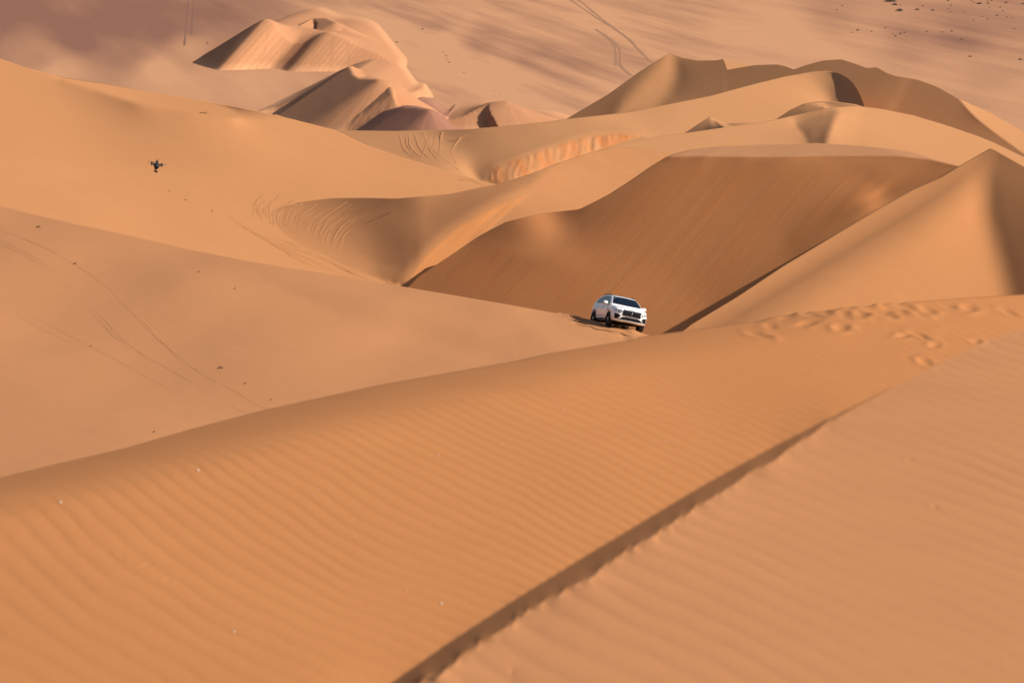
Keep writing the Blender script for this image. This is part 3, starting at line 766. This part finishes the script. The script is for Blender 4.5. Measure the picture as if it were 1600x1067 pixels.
def mesh_obj(name, bm, m, parent=None, smooth=True, bevel=0):
    me = bpy.data.meshes.new(name)
    bmesh.ops.recalc_face_normals(bm, faces=bm.faces[:])
    bm.to_mesh(me); bm.free()
    me.materials.append(m)
    if smooth:
        for p in me.polygons: p.use_smooth = True
    o = bpy.data.objects.new(name, me); COL.objects.link(o)
    if parent: o.parent = parent
    return o
def add_loft(bm, rings, cap=True, closed=True):
    R = [[bm.verts.new(p) for p in r] for r in rings]
    for a, b in zip(R, R[1:]):
        n = len(a)
        for i in range(n if closed else n-1):
            bm.faces.new((a[i], a[(i+1) % n], b[(i+1) % n], b[i]))
    if cap:
        bm.faces.new(R[0][::-1]); bm.faces.new(R[-1])
    return R
def add_tube(bm, pts, rad, n=8):
    rings = []
    for i, p in enumerate(pts):
        p = Vector(p); a = Vector(pts[max(0, i-1)]); b = Vector(pts[min(len(pts)-1, i+1)])
        t = (b-a).normalized(); u = t.orthogonal().normalized(); w = t.cross(u)
        r = rad[i] if isinstance(rad, (list, tuple)) else rad
        rings.append([p+(u*math.cos(k*6.28318/n)+w*math.sin(k*6.28318/n))*r for k in range(n)])
    add_loft(bm, rings)
def add_box(bm, c, s, bev=0):
    r = bmesh.ops.create_cube(bm, size=1.0)
    for v in r['verts']: v.co = Vector((v.co.x*s[0]+c[0], v.co.y*s[1]+c[1], v.co.z*s[2]+c[2]))
    if bev:
        es = list({e for v in r['verts'] for e in v.link_edges})
        bmesh.ops.bevel(bm, geom=es, offset=bev, segments=2, affect='EDGES')
def add_ball(bm, c, s, seg=14):
    r = bmesh.ops.create_uvsphere(bm, u_segments=seg, v_segments=seg//2+2, radius=1.0)
    for v in r['verts']: v.co = Vector((v.co.x*s[0]+c[0], v.co.y*s[1]+c[1], v.co.z*s[2]+c[2]))
def add_lathe(bm, prof, axis_c, n=28):
    """profile of (radius, x) turned about an axis along X through axis_c"""
    rings = [[(axis_c[0]+x, axis_c[1]+r*math.cos(k*6.28318/n), axis_c[2]+r*math.sin(k*6.28318/n)) for k in range(n)] for r, x in prof]
    add_loft(bm, rings, cap=False)

# ------------------------------------------------------------------ the white car (front towards -Y, right way up, origin on the ground)
def build_car():
    root = bpy.data.objects.new('car', None); COL.objects.link(root)
    tag(root, 'white sport utility car with dark windscreen and black grille driving over the dune crest', 'car')
    lerp = lambda y, t: float(np.interp(y, [a for a, _ in t], [b for _, b in t]))
    top = [(-2.56, .86), (-2.5, .98), (-2.35, 1.05), (-2.0, 1.10), (-1.6, 1.145), (-1.2, 1.18), (-.5, 1.17), (.6, 1.19), (1.6, 1.22), (2.2, 1.20), (2.45, 1.12), (2.56, .98)]
    wid = [(-2.56, .62), (-2.5, .78), (-2.35, .90), (-2.0, .972), (-1.5, .995), (-.9, .965), (.5, .965), (1.1, .98), (1.6, 1.0), (2.1, .97), (2.4, .88), (2.56, .70)]
    bot = [(-2.56, .50), (-2.5, .36), (-2.35, .31), (-1.9, .30), (1.9, .30), (2.35, .36), (2.56, .48)]
    bm = bmesh.new(); rings = []
    for y in (-2.56, -2.52, -2.45, -2.32, -2.15, -1.95, -1.7, -1.45, -1.2, -.9, -.5, 0, .5, .9, 1.3, 1.6, 1.9, 2.15, 2.32, 2.45, 2.52, 2.56):
        t, w, b = lerp(y, top), lerp(y, wid), lerp(y, bot)
        h = t-b
        half = [(0, b), (.55*w, b), (.88*w, b+.02), (.965*w, b+.10*h), (.985*w, b+.30*h), (1.0*w, b+.55*h), (.985*w, b+.72*h), (.955*w, b+.86*h), (.90*w, b+.955*h), (.78*w, b+.99*h), (.45*w, t+.018), (0, t+.028)]
        rings.append([(x, y, z) for x, z in half]+[(-x, y, z) for x, z in half[-2:0:-1]])
    add_loft(bm, rings)
    body = mesh_obj('body', bm, W_paint, root)
    # wheel openings cut out of the shell
    for y in (-1.5, 1.5):
        cb = bmesh.new()
        bmesh.ops.create_cone(cb, cap_ends=True, segments=36, radius1=.455, radius2=.455, depth=3.0, matrix=Matrix.Translation((0, y, .40)) @ Matrix.Rotation(math.pi/2, 4, 'Y'))
        cut = mesh_obj('cutter', cb, W_black)
        md = body.modifiers.new('b', 'BOOLEAN'); md.operation = 'DIFFERENCE'; md.object = cut; md.solver = 'EXACT'
        dg = bpy.context.evaluated_depsgraph_get()
        me = bpy.data.meshes.new_from_object(body.evaluated_get(dg)); body.modifiers.clear()
        old = body.data; body.data = me; bpy.data.meshes.remove(old)
        bpy.data.objects.remove(cut, do_unlink=True)
    body.data.name = 'body'
    # cabin
    gh = bmesh.new(); rings = []
    prof = [(-1.42, 1.185), (-1.30, 1.24), (-1.0, 1.41), (-.7, 1.565), (-.42, 1.675), (-.1, 1.715), (.4, 1.735), (1.0, 1.715), (1.5, 1.655), (1.9, 1.55), (2.15, 1.42), (2.32, 1.24)]
    def ghw(z): return .905-.27*((z-1.10)/.62)**1.25 if z > 1.10 else .905
    for y, t in prof:
        pts = []
        for k in range(6):
            z = 1.08+(t-.035-1.08)*k/5
            pts.append((ghw(z)*(1-.05*max(0, (y-1.3))), z))
        w = pts[-1][0]
        pts += [(w*.93, t), (w*.6, t+.022), (0, t+.034)]
        rings.append([(x, y, z) for x, z in pts]+[(-x, y, z) for x, z in pts[-2::-1]])
    add_loft(gh, rings)
    cabin = mesh_obj('cabin', gh, W_paint, root)
    dg = bpy.context.evaluated_depsgraph_get(); dg.update()
    from mathutils.bvhtree import BVHTree
    def bvh(o):
        b = bmesh.new(); b.from_mesh(o.data); t = BVHTree.FromBMesh(b); return t
    tb, tc = bvh(body), bvh(cabin)
    def panel(name, outline, side, tree, m, proud, parent=root, thick=.03, sub=2):
        """a piece with its own outline, bent to lie on the shell and standing a little proud of it.
        side: 'front'/'back' outlines are (x, z); 'left'/'right' outlines are (y, z); 'top' outlines are (x, y)"""
        b = bmesh.new()
        vs = [b.verts.new((p[0], p[1], 0)) for p in outline]
        f = b.faces.new(vs)
        for ax in (0, 1):                                     # cut into a close grid so that the piece follows the shell
            lo, hi = min(p[ax] for p in outline), max(p[ax] for p in outline)
            n = int((hi-lo)/(.085 if sub < 3 else .07))
            for k in range(1, n+1):
                no = [0, 0, 0]; no[ax] = 1; co = [0, 0, 0]; co[ax] = lo+(hi-lo)*k/(n+1)
                bmesh.ops.bisect_plane(b, geom=b.verts[:]+b.edges[:]+b.faces[:], plane_co=co, plane_no=no, dist=1e-5)
        bmesh.ops.triangulate(b, faces=b.faces[:])
        D = {'front': Vector((0, 1, 0)), 'back': Vector((0, -1, 0)), 'right': Vector((-1, 0, 0)), 'left': Vector((1, 0, 0)), 'top': Vector((0, 0, -1))}[side]
        last = None
        for v in b.verts:
            a, c = v.co.x, v.co.y
            o = Vector((a, 0, c))-D*6 if side in ('front', 'back') else (Vector((0, a, c))-D*6 if side in ('left', 'right') else Vector((a, c, 6)))
            hit = tree.ray_cast(o, D)
            if hit[0] is None:
                hit = tree.find_nearest(o+D*(6-2.4 if side in ('front', 'back') else 5.1))
            v.co = hit[0]-D*proud
        g = bmesh.ops.extrude_face_region(b, geom=b.faces[:])
        for v in [x for x in g['geom'] if isinstance(x, bmesh.types.BMVert)]: v.co += D*(thick+proud)
        return mesh_obj(name, b, m, parent, smooth=False)
    def rrect(x0, x1, z0, z1, r=.05, n=4):
        out = []
        for (cx, cz, a0) in ((x1-r, z1-r, 0), (x0+r, z1-r, 90), (x0+r, z0+r, 180), (x1-r, z0+r, 270)):
            for k in range(n+1):
                a = math.radians(a0+90*k/n); out.append((cx+r*math.cos(a), cz+r*math.sin(a)))
        return out
    def disc(cx, cz, r, n=20): return [(cx+r*math.cos(k*6.28318/n), cz+r*math.sin(k*6.28318/n)) for k in range(n)]
    mir = lambda o: [(-x, z) for x, z in o][::-1]
    # grille: bright surround, black mesh behind upright bars, winged badge above
    gr = panel('grille', rrect(-.50, .50, .655, .945, .055), 'front', tb, W_mesh, .012)
    fr = bmesh.new()
    def on_front(x, z, out):
        h = tb.ray_cast(Vector((x, -6, z)), Vector((0, 1, 0)))
        return Vector((x, (h[0].y if h[0] else -2.5)-out, z))
    loop = rrect(-.515, .515, .640, .96, .06, 5); loop.append(loop[0])
    add_tube(fr, [on_front(x, z, .022) for x, z in loop], .013, 6); mesh_obj('grille_frame', fr, W_chrome, gr)
    bars = bmesh.new()
    for k in range(-6, 7):
        add_tube(bars, [on_front(k*.072, .67, .016), on_front(k*.072, .80, .018), on_front(k*.072, .93, .016)], .006, 5)
    for z in (.71, .765, .82, .875): add_tube(bars, [on_front(x, z, .017) for x in np.linspace(-.47, .47, 9)], .005, 5)
    mesh_obj('grille_mesh', bars, W_black, gr)
    cb = bmesh.new(); add_tube(cb, [on_front(0, .66, .026), on_front(0, .80, .028), on_front(0, .945, .026)], .014, 6); mesh_obj('grille_bar', cb, W_chrome, gr)
    bd = bmesh.new()
    h0 = on_front(0, .985, .02)
    add_ball(bd, h0, (.034, .016, .028), 12)
    for s in (-1, 1):
        for q in range(3):
            add_tube(bd, [h0+Vector((s*.02, 0, .010-.010*q)), h0+Vector((s*(.075+.012*(2-q)), .004, .022-.014*q)), h0+Vector((s*(.125-.022*q), .012, .026-.016*q))], [.009, .008, .003], 5)
    mesh_obj('winged_badge', bd, W_chrome, root)
    # lamps
    for s in (1, -1):
        for (cx, cz, r) in ((.655, .855, .105), (.845, .88, .072)):
            ring = panel('headlight', disc(s*cx, cz, r), 'front', tb, W_chrome, .018)
            panel('headlight_lens', disc(s*cx, cz, r*.80), 'front', tb, W_lens if r < .1 else W_lamp, .030, ring)
            if r > .1: panel('lamp_pupil', disc(s*cx, cz, r*.36, 12), 'front', tb, W_lens, .040, ring)
        o = [(.56, .515), (.60, .635), (.72, .70), (.90, .69), (.935, .56), (.90, .455), (.74, .44)]
        o = [(.58, .60), (.68, .69), (.90, .70), (.935, .58), (.91, .45), (.80, .42), (.70, .46)]
        it = panel('air_intake', o if s > 0 else mir(o), 'front', tb, W_mesh, .014)
        sl = bmesh.new(); add_tube(sl, [on_front(s*.68, .56, .02), on_front(s*.80, .56, .022), on_front(s*.90, .57, .02)], .007, 5); mesh_obj('intake_bar', sl, W_black, it)
        tl = panel('tail_lamp', rrect(.55, .84, .93, 1.05, .05) if s > 0 else mir(rrect(.55, .84, .93, 1.05, .05)), 'back', tb, W_red, .014)
    panel('lower_grille', [(-.70, .435), (-.47, .575), (-.30, .595), (.30, .595), (.47, .575), (.70, .435), (.40, .42), (-.40, .42)], 'front', tb, W_mesh, .014)
    lip = bmesh.new(); add_tube(lip, [on_front(x, .405-.02*abs(x), .03) for x in np.linspace(-.72, .72, 13)], .020, 6); mesh_obj('bumper_trim', lip, W_silver, root)
    ch = bmesh.new(); add_loft(ch, [[(x, -2.42+.25*abs(x)**2, .36), (x, -2.36+.25*abs(x)**2, .25), (x, -1.9, .25), (x, -1.9, .36)] for x in np.linspace(-.80, .80, 11)]); mesh_obj('skid_plate', ch, W_black, root)
    # glazing
    ws = panel('windscreen', [(-.80, 1.235), (0, 1.225), (.80, 1.235), (.765, 1.36), (.69, 1.52), (.625, 1.645), (0, 1.668), (-.625, 1.645), (-.69, 1.52), (-.765, 1.36)], 'front', tc, W_glass, .010, sub=3)
    for s in (-1, 1):
        wp = bmesh.new()
        a = [(s*.05, 1.245), (s*.35, 1.275), (s*.62, 1.30)]
        add_tube(wp, [tc.ray_cast(Vector((x, -6, z)), Vector((0, 1, 0)))[0]+Vector((0, -.025, 0)) for x, z in a], .009, 5); mesh_obj('wiper', wp, W_black, ws)
    panel('roof_glass', [(-.56, -.38), (.56, -.38), (.57, .3), (.55, 1.25), (-.55, 1.25), (-.57, .3)], 'top', tc, W_glass, .008, sub=3)
    panel('rear_window', [(-.62, 1.30), (.62, 1.30), (.55, 1.53), (-.55, 1.53)], 'back', tc, W_glass, .010)
    for side, s in (('left', -1), ('right', 1)):
        panel('window', [(-1.02, 1.205), (-.55, 1.50), (-.28, 1.60), (.16, 1.635), (.16, 1.215)], side, tc, W_glass, .010)
        panel('window', [(.24, 1.215), (.24, 1.635), (.75, 1.635), (1.20, 1.60), (1.32, 1.225)], side, tc, W_glass, .010)
        panel('window', [(1.40, 1.23), (1.28, 1.585), (1.62, 1.49), (1.93, 1.30), (1.90, 1.25)], side, tc, W_glass, .010)
        d1 = panel('door', [(-1.02, .46), (-.98, 1.00), (-.90, 1.10), (.17, 1.12), (.17, .46)], side, tb, W_paint, .010)
        d2 = panel('door', [(.20, .46), (.20, 1.12), (1.15, 1.14), (1.16, .98), (.98, .82), (.93, .46)], side, tb, W_paint, .010)
        for dd, y in ((d1, -.02), (d2, .95)):
            hb = bmesh.new(); p = tb.ray_cast(Vector((s*6, y, .99)), Vector((-s, 0, 0)))[0]
            add_tube(hb, [p+Vector((s*.012, -.12, 0)), p+Vector((s*.045, -.09, 0)), p+Vector((s*.045, .09, 0)), p+Vector((s*.012, .12, 0))], .014, 6); mesh_obj('handle', hb, W_chrome, dd)
        panel('sill_strip', [(-1.03, .335), (-1.03, .42), (1.03, .42), (1.03, .335)], side, tb, W_black, .016)
        panel('door_trim', [(-.98, .525), (-.98, .545), (.94, .565), (.94, .54)], side, tb, W_black, .018)
        panel('fender_vent', [(-1.23, .83), (-1.19, .95), (-1.12, .955), (-1.14, .83)], side, tb, W_black, .014)
        rl = bmesh.new()
        pts = [(s*.63, -.30, 1.655), (s*.635, -.15, 1.735), (s*.645, .4, 1.765), (s*.63, 1.1, 1.735), (s*.61, 1.5, 1.645)]
        add_tube(rl, pts, .02, 6); mesh_obj('roof_rail', rl, W_black, root)
        mr = bmesh.new(); add_ball(mr, (s*1.075, -.86, 1.23), (.135, .10, .10), 16); mo = mesh_obj('mirror', mr, W_paint, root)
        ms = bmesh.new(); add_tube(ms, [(s*.86, -.84, 1.15), (s*.97, -.85, 1.165), (s*1.03, -.85, 1.17)], [.03, .025, .03], 6); mesh_obj('mirror_arm', ms, W_black, mo)
        mg = bmesh.new(); add_ball(mg, (s*1.075, -.775, 1.23), (.115, .02, .08), 12); mesh_obj('mirror_glass', mg, W_glass, mo)
        for y in (-1.5, 1.5):
            wl_ = bmesh.new(); c = (s*.865, y, .385)
            add_lathe(wl_, [(.05, s*.10), (.10, s*.105), (.11, s*.085)], c, 24)
            for k in range(10):
                a = k*6.28318/10
                for off in (-.045, .045):
                    p0 = Vector((c[0]+s*.092, c[1]+.09*math.cos(a), c[2]+.09*math.sin(a))); p1 = Vector((c[0]+s*.10, c[1]+.275*math.cos(a+off*2), c[2]+.275*math.sin(a+off*2)))
                    add_tube(wl_, [p0, p1], .014, 5)
            add_lathe(wl_, [(.262, s*.03), (.262, s*.105), (.285, s*.118), (.292, s*.10)], c, 32)
            add_lathe(wl_, [(.0, s*.0), (.262, s*.03)], c, 32)
            wh = mesh_obj('wheel', wl_, W_rim, root)
            ty = bmesh.new(); add_lathe(ty, [(.285, -.13), (.35, -.14), (.378, -.12), (.385, -.06), (.385, .06), (.378, .12), (.35, .14), (.285, .13), (.285, -.13)], c, 36)
            mesh_obj('tyre', ty, W_rubber, wh)
            hc = bmesh.new(); add_ball(hc, (c[0]+s*.10, c[1], c[2]), (.016, .045, .045), 12); mesh_obj('hub_cap', hc, W_chrome, wh)
    ub = bmesh.new(); add_box(ub, (0, 0, .34), (1.55, 4.3, .16), .04); 
    for y in (-1.5, 1.5): add_tube(ub, [(-.78, y, .385), (.78, y, .385)], .09, 10)
    mesh_obj('underbody', ub, W_black, root)
    for y in (-1.5, 1.5):
        for s in (-1, 1):
            al = bmesh.new()
            add_loft(al, [[(s*x, y+.47*math.cos(a), .40+.47*math.sin(a)) for x in (.60, .955)] for a in np.linspace(-.25, math.pi+.25, 20)], cap=False, closed=False)
            mesh_obj('wheel_arch', al, W_black, root)
    return root
car = build_car()
CAR_PX, CAR_PY = 974.5, 513.2
yc = float(np.exp(-SH['mid'].q_at(np.array([975.0]), np.array([513.6]))[0]))
P0 = place(CAR_PX, CAR_PY, yc+.35)
fwd = Vector((math.sin(math.radians(166)), math.cos(math.radians(166)), math.sin(math.radians(7.0)))).normalized()
lat = Vector((-fwd.y, fwd.x, 0)).normalized()                    # to the right of the picture
lat = (lat*math.cos(math.radians(-13.2))+Vector((0, 0, 1))*math.sin(math.radians(-13.2))).normalized()
up = lat.cross(-fwd).normalized(); lat = (-fwd).cross(up).normalized()
R = Matrix((lat, -fwd, up)).transposed().to_4x4()
car.matrix_world = Matrix.Translation(P0) @ R @ Matrix.Scale(1.03, 4) @ Matrix.Translation((0, 1.5, -.03))

# ------------------------------------------------------------------ the drone
def build_drone():
    root = bpy.data.objects.new('drone', None); COL.objects.link(root)
    tag(root, 'small black camera drone hovering in the air before the big left dune', 'drone')
    b = bmesh.new()
    add_loft(b, [[(w*math.cos(a), y, z0+h*math.sin(a)) for a in np.linspace(0, 6.28318, 13)[:-1]] for (y, w, h, z0) in ((-.17, .035, .035, -.012), (-.14, .058, .062, -.012), (-.05, .070, .074, -.012), (.06, .068, .07, -.01), (.14, .055, .055, -.005), (.17, .035, .03, .0))])
    mesh_obj('body', b, W_drone, root)
    bt = bmesh.new(); add_box(bt, (0, .02, .078), (.058, .16, .055), .012); mesh_obj('battery', bt, W_drone, root)
    for sx in (-1, 1):
        for sy in (-1, 1):
            a = bmesh.new(); e = Vector((sx*.125, sy*.13, .020))
            add_tube(a, [(sx*.05, sy*.07, .012), (sx*.09, sy*.105, .017), tuple(e)], [.012, .009, .008], 8); arm = mesh_obj('arm', a, W_drone, root)
            m = bmesh.new(); add_tube(m, [e+Vector((0, 0, -.022)), e+Vector((0, 0, .03))], [.021, .019], 10); mesh_obj('motor', m, W_drone, arm)
            p = bmesh.new(); ang = rng.uniform(0, 3.1)
            for s in (-1, 1):
                d = Vector((math.cos(ang), math.sin(ang), 0))*s; n = Vector((-d.y, d.x, 0))
                add_loft(p, [[e+Vector((0, 0, .036))+d*r+n*w+Vector((0, 0, .004*q)), e+Vector((0, 0, .036))+d*r-n*w-Vector((0, 0, .004*q)), e+Vector((0, 0, .033))+d*r-n*w-Vector((0, 0, .004*q)), e+Vector((0, 0, .033))+d*r+n*w+Vector((0, 0, .004*q))] for r, w, q in ((.0, .006, 1), (.03, .012, 1), (.085, .009, .6), (.125, .003, .2))])
            mesh_obj('propeller', p, W_drone2, arm)
    for sx in (-1, 1):
        an = bmesh.new(); add_tube(an, [(sx*.020, .10, .08), (sx*.024, .11, .115), (sx*.028, .115, .145)], [.007, .006, .005], 6); mesh_obj('antenna', an, W_drone, root)
    g = bmesh.new(); add_tube(g, [(0, -.04, -.05), (.012, -.045, -.075), (.004, -.055, -.10)], [.022, .014, .014], 8); gm = mesh_obj('gimbal', g, W_drone, root)
    c = bmesh.new(); add_ball(c, (-.008, -.065, -.068), (.040, .04, .036), 14); mesh_obj('gimbal_housing', c, W_drone, gm)
    c = bmesh.new(); add_box(c, (.010, -.07, -.145), (.085, .06, .045), .012); add_box(c, (-.035, -.06, -.125), (.018, .03, .06), .004)
    cm = mesh_obj('camera', c, W_drone, root)
    l = bmesh.new(); add_tube(l, [(.012, -.10, -.147), (.012, -.125, -.148)], .018, 12); mesh_obj('lens', l, W_glass, cm)
    return root
dr = build_drone()
dr.matrix_world = Matrix.Translation(place(244.8, 258.5, 94.0)) @ Matrix.Rotation(math.radians(9), 4, 'Y') @ Matrix.Rotation(math.radians(6), 4, 'Z')

# ------------------------------------------------------------------ shrubs on the plain
def bush_mesh(seed, w=1.0, h=.55):
    r = random.Random(seed); bm = bmesh.new()
    for k in range(150):
        a = r.uniform(0, 6.283); q = math.sqrt(r.random()); lob = .75+.25*math.sin(a*2+seed)+.15*math.sin(a*5+seed*2)
        x, y = math.cos(a)*q*lob*.5*w, math.sin(a)*q*lob*.5*w
        z = r.random()**.7*h*max(.1, 1-q*q)*(1+.3*math.sin(a*3+seed))
        s = r.uniform(.05, .11)*w; n = Vector((r.gauss(0, 1), r.gauss(0, 1), r.gauss(.4, 1))).normalized(); u = n.orthogonal().normalized(); v = n.cross(u)
        c = Vector((x, y, z))
        bm.faces.new([bm.verts.new(c+u*s), bm.verts.new(c+v*s*.6), bm.verts.new(c-u*s), bm.verts.new(c-v*s*.6)])
    return bm
def stem_mesh(seed, w=1.0, h=.5):
    r = random.Random(seed+99); bm = bmesh.new()
    for k in range(7):
        a = r.uniform(0, 6.283); d = r.uniform(.15, .42)*w
        add_tube(bm, [(0, 0, -.08), (math.cos(a)*d*.5, math.sin(a)*d*.5, h*.45), (math.cos(a)*d, math.sin(a)*d, h*r.uniform(.5, .9))], [.03*w, .02*w, .008*w], 5)
    return bm
protos = []
for i in range(4):
    b = bush_mesh(i); me = bpy.data.meshes.new('foliage'); b.to_mesh(me); b.free(); me.materials.append(W_bush)
    s = stem_mesh(i); ms = bpy.data.meshes.new('stem'); s.to_mesh(ms); s.free(); ms.materials.append(W_stem)
    protos.append((me, ms))
def shrub(px, py, wpx, label, group=None, flat=1.0):
    u, v = ray(px, py); Y = float(CAM_Z/-v)
    o = bpy.data.objects.new('shrub', None); COL.objects.link(o)
    o.location = (float(u)*Y, Y, 0); k = wpx*Y/F
    o.scale = (k, k*1.2, k*flat); o.rotation_euler = (0, 0, rng.uniform(0, 6.28))
    me, ms = protos[int(rng.integers(4))]
    for nm, m in (('foliage', me), ('stem', ms)):
        c = bpy.data.objects.new(nm, m); COL.objects.link(c); c.parent = o
    tag(o, label, 'shrub', group)
# the few that stand out
shrub(1391, 3, 20, 'wide arched dark shrub at the upper edge of the right plain, the broadest one', 'shrubs on the right plain', .45)
shrub(1398, 8.5, 10, 'dark shrub just below the broad arched shrub', 'shrubs on the right plain', .6)
shrub(1405, 18, 11, 'darkest rounded shrub with a sand tail on the right plain', 'shrubs on the right plain', .8)
shrub(1433, 16, 9, 'flat brown shrub right of the darkest rounded shrub', 'shrubs on the right plain', .5)
shrub(1457, 17, 7, 'second flat brown shrub, farther right of the darkest rounded shrub', 'shrubs on the right plain', .5)
shrub(1530, 6.5, 9, 'low dark shrub near the upper right corner of the plain', 'shrubs on the right plain', .6)
shrub(1594, 94, 7, 'lone dark shrub at the right border of the plain above the dune crest', 'shrubs on the right plain', .7)
shrub(1516, 89, 7, 'lone flat shrub on the plain above the long right crest', 'shrubs on the right plain', .5)
for (x, y, w) in ((1407, 9, 4), (1442, 10, 4), (1486, 9, 4), (1481, 2, 5), (1482, 14.5, 4), (1485, 19.5, 3.5), (1507, 19.5, 4), (1518, 2, 4), (1522, 4.5, 4), (1544, 6, 5), (1549, 2, 4), (1543, 3, 3.5), (1558, 25, 5),
                  (1563, 12, 4), (1546, 13, 3), (1567, 18, 4), (1573, 28, 4), (1581, 29, 3.5), (1502, 62, 4.5), (1487, 49.5, 5), (1448, 50, 4.5), (1340, 48, 6), (1331, 51.5, 4), (1399, 57, 5), (1407, 53, 5), (1413, 51.5, 5), (1383, 44, 4), (1395, 54, 3.5), (1535, 27, 3), (1543, 31, 3.5), (1521, 32, 3), (1598, 7, 6), (1572, 5, 6), (1362, 50, 4), (1307, 16, 4), (1316, 10, 4), (1472, 51, 4), (1585, 46, 4)):
    shrub(x, y, w, 'small dark desert shrub dotted over the far right plain', 'small shrubs scattered over the far right plain', .6)
shrub(620, 67, 4.5, 'tiny dark shrub alone on the bright sand right of the farthest dune', None, .7)
shrub(660, 46, 5, 'flat brown shrub on the streaked plain beyond the bright sand', None, .5)
shrub(324, 68, 4, 'tiny dark shrub on the left foot of the farthest dune', None, .7)
for (x, y, w) in ((692, 82, 4), (697, 88, 4), (702, 98, 5), (699, 93, 3.5), (725, 114, 3.5), (771, 143, 3), (782, 148, 3)):
    shrub(x, y, w, 'little brown shrub in the loose line on the bright plain', 'brown shrubs in a line on the bright plain', .45)

# ------------------------------------------------------------------ dry twigs and pale pebbles
def twig(k, px, py, length, label, seed, group=None):
    r = random.Random(seed); p = SH[k].point(np.array([px]), np.array([py]))[0]
    bm = bmesh.new(); L = length
    add_tube(bm, [(-L/2, 0, .02), (-L*.15, .02, .05+.05*L), (L*.2, -.03, .03), (L/2, .05, .05)], [.022*min(1, 3*L+.25), .028*min(1, 3*L+.25), .020*min(1, 3*L+.25), .008], 6)
    o = bpy.data.objects.new('twig', None); COL.objects.link(o); o.location = Vector(p); o.rotation_euler = (0, r.uniform(-.1, .1), r.uniform(-.5, .5))
    mesh_obj('stem', bm, W_twig, o)
    for i in range(3):
        b = bmesh.new(); x = r.uniform(-.3, .3)*L; a = r.uniform(-1, 1)
        add_tube(b, [(x, 0, .04), (x+.10*L, .12*math.sin(a), .08+.1*L), (x+.22*L, .2*math.sin(a), .07+.16*L)], [.014, .010, .005], 5); mesh_obj('branch', b, W_twig, o)
    tag(o, label, 'twig', group)
twig('mid', 345, 576, .30, 'dark bent twig lying on the left middle dune by the tracks', 3)
twig('left', 318, 178, .85, 'flat dark twig lying high on the big left dune', 5)
twig('mid', 117, 413, .16, 'tiny dark twig beside the long curved track', 8)
twig('mid', 60, 356, .35, 'thin twig near the crest of the left middle dune', 12)
for (k, x, y, L, lb) in (('mid', 367, 452, .10, 'small twig scrap midway between the big twig and the hollow with tracks'), ('mid', 310, 426, .10, 'small twig scrap close below the middle dune crest, nearest the crest line'),
        ('mid', 383, 600, .07, 'tiny twig scrap right of the dark bent twig by the tracks'), ('mid', 240, 676, .08, 'twig scrap touching the foreground crest at left'),
        ('left', 290, 313, .14, 'middle one of three twig scraps below the hovering drone'), ('left', 331, 331, .14, 'lowest of three twig scraps below the hovering drone'), ('left', 265, 299, .12, 'uppermost of three twig scraps below the hovering drone'),
        ('mid', 423, 626, .05, 'tiny twig scrap where the curved tracks reach the foreground crest'), ('mid', 142, 542, .06, 'tiny twig scrap alone left of the curved tracks')):
    twig(k, x, y, L, lb, int(x), 'scraps of dry twig on the dunes')
def pebble(px, py, r_, label, group=None):
    p = SH['fore'].point(np.array([px]), np.array([py]))[0]
    bm = bmesh.new(); bmesh.ops.create_icosphere(bm, subdivisions=2, radius=1)
    for v in bm.verts: v.co *= 1+.22*vnoise(v.co.x*1.7+px, v.co.y*1.7+v.co.z)
    for v in bm.verts: v.co = Vector((v.co.x*r_, v.co.y*r_*.8, v.co.z*r_*.6))
    o = mesh_obj('pebble', bm, W_stone); o.location = Vector(p)+Vector((0, 0, r_*.3)); tag(o, label, 'pebble', group)
pebble(94, 785, .014, 'pale pebble below the left end of the foreground crest')
pebble(309, 735, .014, 'whitish pebble just under the foreground crest line')
pebble(689, 943, .013, 'pale pebble on the ripples left of the dark slip edge')
pebble(365, 987, .011, 'small yellowish pebble low among the left ripples')
for (x, y) in ((635, 922), (685, 711), (555, 838), (497, 766), (784, 694), (1040, 690), (880, 640)):
    pebble(x, y, .007, 'tiny pale pebble on the foreground ripples', 'tiny pebbles on the foreground ripples')
